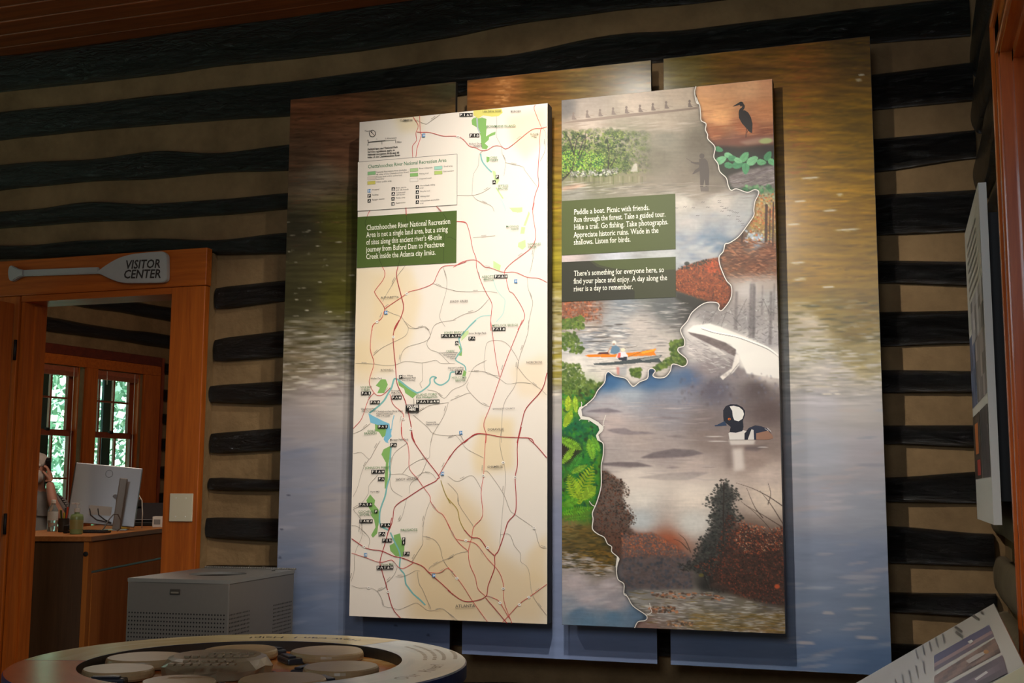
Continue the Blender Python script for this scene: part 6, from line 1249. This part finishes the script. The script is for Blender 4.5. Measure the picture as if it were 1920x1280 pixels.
# monitor seen from behind
M_ALU = plain('brushed_aluminium', rgb(150, 148, 146), rough=0.35, metal=0.7)
def W(px, py, depth): d = ray(px, py); return Vector(CAM+d*(depth/(d@FWD)))
mo = tag(empty('computer_monitor', (W(200, 990, 7.6).x, W(200, 990, 7.6).y, CZ)), 'silver computer monitor seen from behind on the counter', 'monitor')
mo.rotation_euler = (0, 0, math.radians(18.1+14))
SCR = Matrix.Translation((-0.035, 0.03, 0.035)) @ Matrix.Rotation(math.radians(5), 4, 'Y') @ Matrix.Rotation(math.radians(-9), 4, 'X')
scr = MB().box((-0.215, -0.012, 0.0), (0.205, 0.012, 0.39), bev=0.005, M=SCR).build('screen_body', M_ALU, mo)
MB().box((-0.21, 0.012, 0.005), (0.20, 0.0135, 0.385), M=SCR).build('screen_face', M_BLACK, scr)
MB().box((-0.2185, -0.010, 0.002), (-0.2152, 0.012, 0.388), M=SCR).build('dark_bezel_edge', M_BLACK, scr)
MB().box((0.035, -0.06, 0.014), (0.085, -0.042, 0.345), bev=0.006, M=Matrix.Rotation(math.radians(6), 4, 'Y')).build('stand', plain('grey_stand', rgb(140, 134, 124), 0.4, 0.3), mo)
MB().box((-0.03, -0.10, 0.0), (0.13, 0.09, 0.008), bev=0.003).build('stand_foot', M_ALU, mo)
MB().tube([(0.05, -0.045, 0.22), (0.04, 0.02, 0.22)], 0.013, 12).build('arm_joint', M_ALU, mo)
MB().box((-0.09, -0.0135, 0.06), (0.05, -0.0118, 0.12), M=SCR).build('port_recess', plain('port_grey', rgb(170, 166, 158), 0.5), scr)
for xx in (-0.11, -0.06):
    MB().tube([(xx, 0.0, 0.14), (xx+0.01, -0.02, 0.10), (xx+0.05, -0.04, 0.07), (0.03, -0.05, 0.05)], 0.004, 8).build('cable', M_BLACK, mo)
MB().tube([tuple(SCR @ Vector((0.0+0.022*math.cos(a), -0.0135, 0.335+0.024*math.sin(a)))) for a in np.linspace(0, 6.28, 20)], 0.0015, 6).build('ring_mark', plain('mark_grey', rgb(96, 94, 92), 0.4), scr)

def thing_at(name, label, cat, px, py, z=CZ, depth=None, rot=18.1):
    loc = W(px, py, depth)
    loc = Vector((loc.x, loc.y, z)); e = tag(empty(name, tuple(loc)), label, cat); e.rotation_euler = (0, 0, math.radians(rot)); return e
M_PET = plain('clear_plastic', rgb(215, 228, 230), rough=0.1, trans=0.75, spec=0.6); M_GEL = plain('green_gel_bottle', rgb(170, 200, 140), rough=0.15, trans=0.5)
M_WP = plain('white_pump', rgb(232, 230, 224), 0.35)
b1 = thing_at('water_bottle', 'clear plastic water bottle on the counter near the door jamb', 'bottle', 98, 989, depth=7.4)
MB().lathe([(0.028, 0), (0.031, 0.006), (0.031, 0.05), (0.029, 0.055), (0.031, 0.06), (0.031, 0.10), (0.029, 0.105), (0.031, 0.11), (0.030, 0.135), (0.013, 0.168), (0.012, 0.178)], 20).build('bottle_body', M_PET, b1, smooth=True)
MB().lathe([(0.0145, 0.176), (0.0145, 0.196), (0.012, 0.198)], 16).build('cap', M_WP, b1); MB().lathe([(0.0316, 0.07), (0.0316, 0.125)], 20, closed=False).build('label_band', plain('pale_label', rgb(205, 215, 215), 0.4), b1, smooth=True)
b2 = thing_at('pump_bottle', 'green soap bottle with white pump on the counter', 'bottle', 143, 993, depth=7)
MB().lathe([(0.034, 0), (0.038, 0.006), (0.038, 0.10), (0.034, 0.115), (0.014, 0.122), (0.014, 0.13)], 20).build('bottle_body', M_GEL, b2, smooth=True)
MB().lathe([(0.017, 0.13), (0.017, 0.152), (0.006, 0.154), (0.006, 0.175), (0.014, 0.177), (0.014, 0.185)], 14).box((-0.035, -0.006, 0.176), (0.0, 0.006, 0.186), bev=0.002).build('pump', M_WP, b2); MB().lathe([(0.0386, 0.03), (0.0386, 0.085)], 20, closed=False).build('label_band', plain('gel_label', rgb(150, 150, 96), 0.4), b2, smooth=True)
cup = thing_at('pen_cup', 'dark pen cup with yellow and red pens on the counter', 'pen holder', 119, 990, depth=7.3)
MB().lathe([(0.03, 0), (0.032, 0.003), (0.032, 0.085), (0.029, 0.085), (0.029, 0.006)], 18, closed=False).build('cup', plain('dark_mesh_cup', rgb(52, 50, 46), 0.5), cup)
for i, (dx, dy, c, h) in enumerate(((-0.012, 0, (206, 190, 50), 0.14), (0.0, 0.01, (40, 40, 42), 0.15), (0.012, -0.004, (210, 80, 50), 0.155), (0.004, -0.012, (200, 196, 60), 0.12), (-0.005, -0.014, (60, 90, 60), 0.135))):
    MB().tube([(dx*0.6, dy*0.6, 0.008), (dx*2.0, dy*2.0, h)], 0.0055, 8).build('pen', plain('pen_%d' % i, rgb(*c), 0.4), cup)
tp = thing_at('stapler', 'black stapler lying beside the pump bottle', 'stapler', 128, 992, depth=7.15)
MB().box((-0.012, -0.05, 0), (0.012, 0.06, 0.012), bev=0.003).box((-0.012, -0.05, 0.02), (0.012, 0.055, 0.05), bev=0.006).build('body', M_BLACK, tp)
ph_ = thing_at('desk_phone', 'dark desk phone on an angled stand by the counter end', 'telephone', 278, 986, depth=8.6, rot=40)
MB().box((-0.11, -0.09, 0.0), (0.11, 0.09, 0.03), bev=0.006).build('phone_base', M_BLACK, ph_); MB().box((-0.11, -0.10, 0.0), (0.11, 0.10, 0.02), bev=0.005, M=Matrix.Translation((0, 0.02, 0.09)) @ Matrix.Rotation(math.radians(38), 4, 'X')).build('phone_face', plain('phone_dark', rgb(48, 48, 50), 0.35), ph_)
MB().box((-0.10, 0.02, 0.135), (-0.05, 0.05, 0.19), bev=0.006).build('cradle', M_BLACK, ph_)
bx_ = thing_at('tissue_box', 'small white printed box at the counter end', 'box', 300, 989.5, depth=8.3, rot=24)
MB().box((-0.045, -0.05, 0.0), (0.06, 0.04, 0.075), bev=0.003).build('carton', M_WHITE, bx_); MB().box((-0.035, -0.0515, 0.02), (0.01, -0.05, 0.055)).build('print_block', plain('print_grey', rgb(140, 138, 132), 0.5), bx_)
for i, (px, py, c, lb) in enumerate(((196, 984, (206, 190, 70), 'yellow sticky note pad by the monitor stand'), (232, 982, (196, 170, 60), 'mustard sticky note pad between monitor and phone'))):
    nt_ = thing_at('note_pad', lb, 'note pad', px, py, depth=7.36+0.6*i); MB().box((-0.035, -0.035, 0), (0.035, 0.035, 0.012), bev=0.001).build('pad', plain('note_%d' % i, rgb(*c), 0.6), nt_)
kb = thing_at('keyboard', 'dark keyboard lying under the monitor', 'keyboard', 172, 989, depth=7.2)
MB().box((-0.10, -0.06, 0.0), (0.10, 0.06, 0.012), bev=0.003).build('tray', M_BLACK, kb)
for r_ in range(4):
    for c_ in range(8): MB().box((-0.09+c_*0.0225, -0.05+r_*0.026, 0.012), (-0.072+c_*0.0225, -0.03+r_*0.026, 0.017)).build('key', M_EDGE, kb)
cd_ = tag(empty('cable_loop', tuple(W(190, 998, 7.3))), 'grey cable looping over the counter in front of the monitor', 'cable')
c0 = Vector(cd_.location); c0.z = CZ; cd_.location = c0
def on_top(px, d, h): q = W(px, 990, d); return Vector((q.x, q.y, CZ+h))-c0
MB().tube([on_top(*q) for q in ((190, 7.30, 0.004), (196, 7.32, 0.03), (204, 7.34, 0.08), (212, 7.36, 0.11), (220, 7.38, 0.11), (226, 7.40, 0.07), (226, 7.42, 0.02), (220, 7.44, 0.004))], 0.004, 8).build('cord', plain('grey_cord', rgb(110, 108, 104), 0.5), cd_, smooth=True)
wc_ = tag(empty('charging_cable', tuple(W(258, 990, 7.95))), 'white charging cable looping up from the counter beside the monitor', 'cable')
c0 = Vector(wc_.location); c0.z = CZ; wc_.location = c0
MB().tube([on_top(*q) for q in ((250, 7.95, 0.004), (251, 7.95, 0.12), (254, 7.95, 0.19), (259, 7.95, 0.22), (264, 7.95, 0.19), (266, 7.95, 0.10), (266, 7.95, 0.004))], 0.004, 8).build('cord', M_CORD, wc_, smooth=True)

# ------------------------------------------------------------------ the person on the phone behind the counter
M_SKIN = plain('skin', rgb(206, 150, 126), rough=0.5, noise=0.06, nscale=30); M_SHIRT = plain('grey_uniform_shirt', rgb(142, 138, 134), rough=0.85, noise=0.08, nscale=40); M_TROUS = plain('dark_green_trousers', rgb(52, 56, 46), rough=0.85)
M_HAIR = plain('white_beard_hair', rgb(206, 196, 186), rough=0.9, bump=0.6, bscale=90)
pe_loc = W(66, 985, 9.0); pe = tag(empty('person', (pe_loc.x, pe_loc.y, 0)), 'person in a grey uniform shirt sitting behind the counter holding a phone to the ear', 'person')
pe.rotation_euler = (0, 0, math.radians(18.1+12))      # faces the counter (local -y), local x to picture right
def skin_body(name, nodes, edges, radii, root, mats, pick, parent, sub=2):
    me = bpy.data.meshes.new(name); me.from_pydata(nodes, edges, []); o = bpy.data.objects.new(name, me); COL.objects.link(o); o.parent = parent
    md = o.modifiers.new('skin', 'SKIN'); md.use_smooth_shade = True
    sv = me.skin_vertices[0].data
    for i, r in enumerate(radii):
        rr = r if isinstance(r, tuple) else (r, r); sv[i].radius = rr; sv[i].use_root = (i == root)
    o.modifiers.new('sub', 'SUBSURF').levels = sub; o.modifiers['sub'].render_levels = sub
    dg = bpy.context.evaluated_depsgraph_get(); dg.update()
    m2 = bpy.data.meshes.new_from_object(o.evaluated_get(dg)); o.modifiers.clear(); old = o.data; o.data = m2; bpy.data.meshes.remove(old)
    m2.materials.clear()
    for m in mats: m2.materials.append(m)
    for p in m2.polygons: p.use_smooth = True; p.material_index = pick(p.center)
    return o
SEAT = 0.66
N = [(0, 0, SEAT+0.05), (0, -0.01, SEAT+0.22), (0, 0.0, SEAT+0.40), (0, 0.0, SEAT+0.52), (0, -0.02, SEAT+0.60), (0, -0.045, SEAT+0.66), (0, -0.06, SEAT+0.76), (0, -0.055, SEAT+0.84),
     (0.19, 0.0, SEAT+0.48), (0.27, -0.10, SEAT+0.27), (0.15, -0.20, SEAT+0.50), (0.115, -0.165, SEAT+0.66),
     (-0.19, 0.0, SEAT+0.48), (-0.25, -0.06, SEAT+0.24), (-0.16, -0.27, SEAT+0.33), (-0.10, -0.33, SEAT+0.35),
     (0.10, -0.02, SEAT+0.02), (0.13, -0.42, SEAT+0.03), (0.12, -0.36, SEAT-0.42), (0.12, -0.48, 0.20),
     (-0.10, -0.02, SEAT+0.02), (-0.13, -0.42, SEAT+0.03), (-0.12, -0.36, SEAT-0.42), (-0.12, -0.48, 0.20)]
Ed = [(0, 1), (1, 2), (2, 3), (3, 4), (4, 5), (5, 6), (6, 7), (3, 8), (8, 9), (9, 10), (10, 11), (3, 12), (12, 13), (13, 14), (14, 15), (0, 16), (16, 17), (17, 18), (18, 19), (0, 20), (20, 21), (21, 22), (22, 23)]
Rd = [(0.17, 0.13), (0.165, 0.125), (0.175, 0.12), (0.13, 0.09), 0.058, 0.06, (0.078, 0.095), (0.06, 0.075), 0.075, 0.052, 0.040, 0.032, 0.075, 0.052, 0.040, 0.032, 0.09, 0.068, 0.052, 0.045, 0.09, 0.068, 0.052, 0.045]
def pick(c):
    if c.z > SEAT+0.585: return 0
    if c.x > 0.10 and c.z > SEAT+0.36 and c.y < -0.12: return 0
    if c.x < -0.06 and c.y < -0.17 and c.z > SEAT+0.2: return 0
    if c.z < SEAT+0.06 or c.y < -0.22: return 2
    return 1
body = skin_body('body', N, Ed, Rd, 0, [M_SKIN, M_SHIRT, M_TROUS], pick, pe)
def hand(parent, base, d, side, name='hand'):
    d = Vector(d).normalized(); s_ = Vector(side).normalized(); up = d.cross(s_)
    V = [base, base+d*0.045, base+d*0.075]; E_ = [(0, 1), (1, 2)]; R_h = [(0.026, 0.018), (0.036, 0.016), (0.036, 0.014)]
    for k, (o_, ln) in enumerate(((-0.028, 0.058), (-0.010, 0.07), (0.010, 0.066), (0.028, 0.052))):
        b = base+d*0.08+s_*o_; i = len(V); V += [b, b+d*ln*0.5+up*0.012, b+d*ln*0.7+up*0.035]; E_ += [(2, i), (i, i+1), (i+1, i+2)]; R_h += [0.0095, 0.0088, 0.008]
    i = len(V); V += [base+d*0.03-s_*0.035, base+d*0.06-s_*0.052+up*0.02, base+d*0.085-s_*0.048+up*0.04]; E_ += [(0, i), (i, i+1), (i+1, i+2)]; R_h += [0.013, 0.0105, 0.009]
    return skin_body(name, [tuple(v) for v in V], E_, R_h, 0, [M_SKIN], lambda c: 0, parent, 1)
hand(pe, Vector((0.115, -0.165, SEAT+0.655)), (-0.12, 0.15, 1.0), (0, 1, -0.1)); hand(pe, Vector((-0.10, -0.33, SEAT+0.35)), (0.5, -0.8, 0.05), (0.8, 0.5, 0))
# face: nose, eyes, ears, beard, hair
hd = Vector((0, -0.06, SEAT+0.76))
MB().lathe([(0.001, -0.02), (0.014, -0.012), (0.012, 0.008), (0.004, 0.028)], 10, M=Matrix.Translation(hd+Vector((0, -0.098, 0.0)))).build('nose', M_SKIN, pe, smooth=True)
for sx in (-1, 1):
    MB().lathe([(0.001, -0.011), (0.008, -0.008), (0.011, 0), (0.008, 0.008), (0.001, 0.011)], 10, M=Matrix.Translation(hd+Vector((sx*0.032, -0.083, 0.022)))).build('eye', M_WHITE, pe, smooth=True)
    MB().lathe([(0.004, -0.03), (0.016, -0.015), (0.018, 0.012), (0.006, 0.03)], 10, M=Matrix.Translation(hd+Vector((sx*0.082, 0.005, 0.0)))).build('ear', M_SKIN, pe, smooth=True)
def ellip(c, r, lo=-1.0, hi=1.0, n=18, m=10):
    prof = [(max(1e-3, math.sqrt(max(0, 1-t*t))), t) for t in np.linspace(lo, hi, m)]
    return MB().lathe(prof, n, M=Matrix.Translation(c) @ Matrix.Diagonal((*r, 1)))
ellip(hd+Vector((0, -0.058, -0.065)), (0.064, 0.052, 0.058)).build('beard', M_HAIR, pe, smooth=True); ellip(hd+Vector((0, 0.02, 0.035)), (0.088, 0.098, 0.088), -0.25, 1).build('hair', M_HAIR, pe, smooth=True)
MB().box((-0.026, -0.004, 0), (0.026, 0.004, 0.006)).build('mouth', plain('lip', rgb(150, 90, 80), 0.5), pe).location = hd+Vector((0, -0.108, -0.042))
MB().box((0.03, -0.118, SEAT+0.40), (0.12, -0.112, SEAT+0.46)).build('pocket_flap', M_SHIRT, pe)
for sx in (-1, 1): MB().box((sx*0.12-0.05, -0.62, 0.10), (sx*0.12+0.05, -0.36, 0.20), bev=0.03).build('shoe', M_BLACK, pe)
hs = tag(empty('phone_handset', tuple(Matrix.Translation(pe.location) @ Matrix.Rotation(pe.rotation_euler.z, 4, 'Z') @ Vector((0.098, -0.11, SEAT+0.74)))), 'black telephone handset with coiled cord held to the ear', 'telephone')
hs.rotation_euler = (math.radians(24), 0, pe.rotation_euler.z)
MB().box((-0.014, -0.016, -0.09), (0.014, 0.016, 0.09), bev=0.008).box((-0.022, -0.03, 0.06), (0.012, 0.022, 0.10), bev=0.008).box((-0.022, -0.03, -0.10), (0.012, 0.022, -0.06), bev=0.008).build('handset_body', M_BLACK, hs)
cp = [Vector((0, -0.01, -0.09))+Vector((0.010*math.cos(t*2.2)+0.0045*t, -0.004*t+0.010*math.sin(t*2.2), -0.0035*t-0.00002*t*t)) for t in np.linspace(0, 60, 150)]
MB().tube(cp, 0.0032, 6).build('coiled_cord', M_BLACK, hs, smooth=True)
stl = tag(empty('stool', (pe.location.x, pe.location.y, 0)), 'dark round stool under the person behind the counter', 'stool')
MB().lathe([(0.18, SEAT-0.13), (0.19, SEAT-0.11), (0.19, SEAT-0.085), (0.17, SEAT-0.075)], 28).build('seat', M_BLACK, stl)
for k in range(4): MB().tube([(0.11*math.cos(k*1.571+.78), 0.11*math.sin(k*1.571+.78), SEAT-0.13), (0.2*math.cos(k*1.571+.78), 0.2*math.sin(k*1.571+.78), 0.0)], 0.014, 8).build('leg', M_BLACK, stl)
MB().tube([(0.165*math.cos(t), 0.165*math.sin(t), 0.2) for t in np.linspace(0, 6.283, 25)], 0.009, 6).build('foot_ring', M_BLACK, stl)
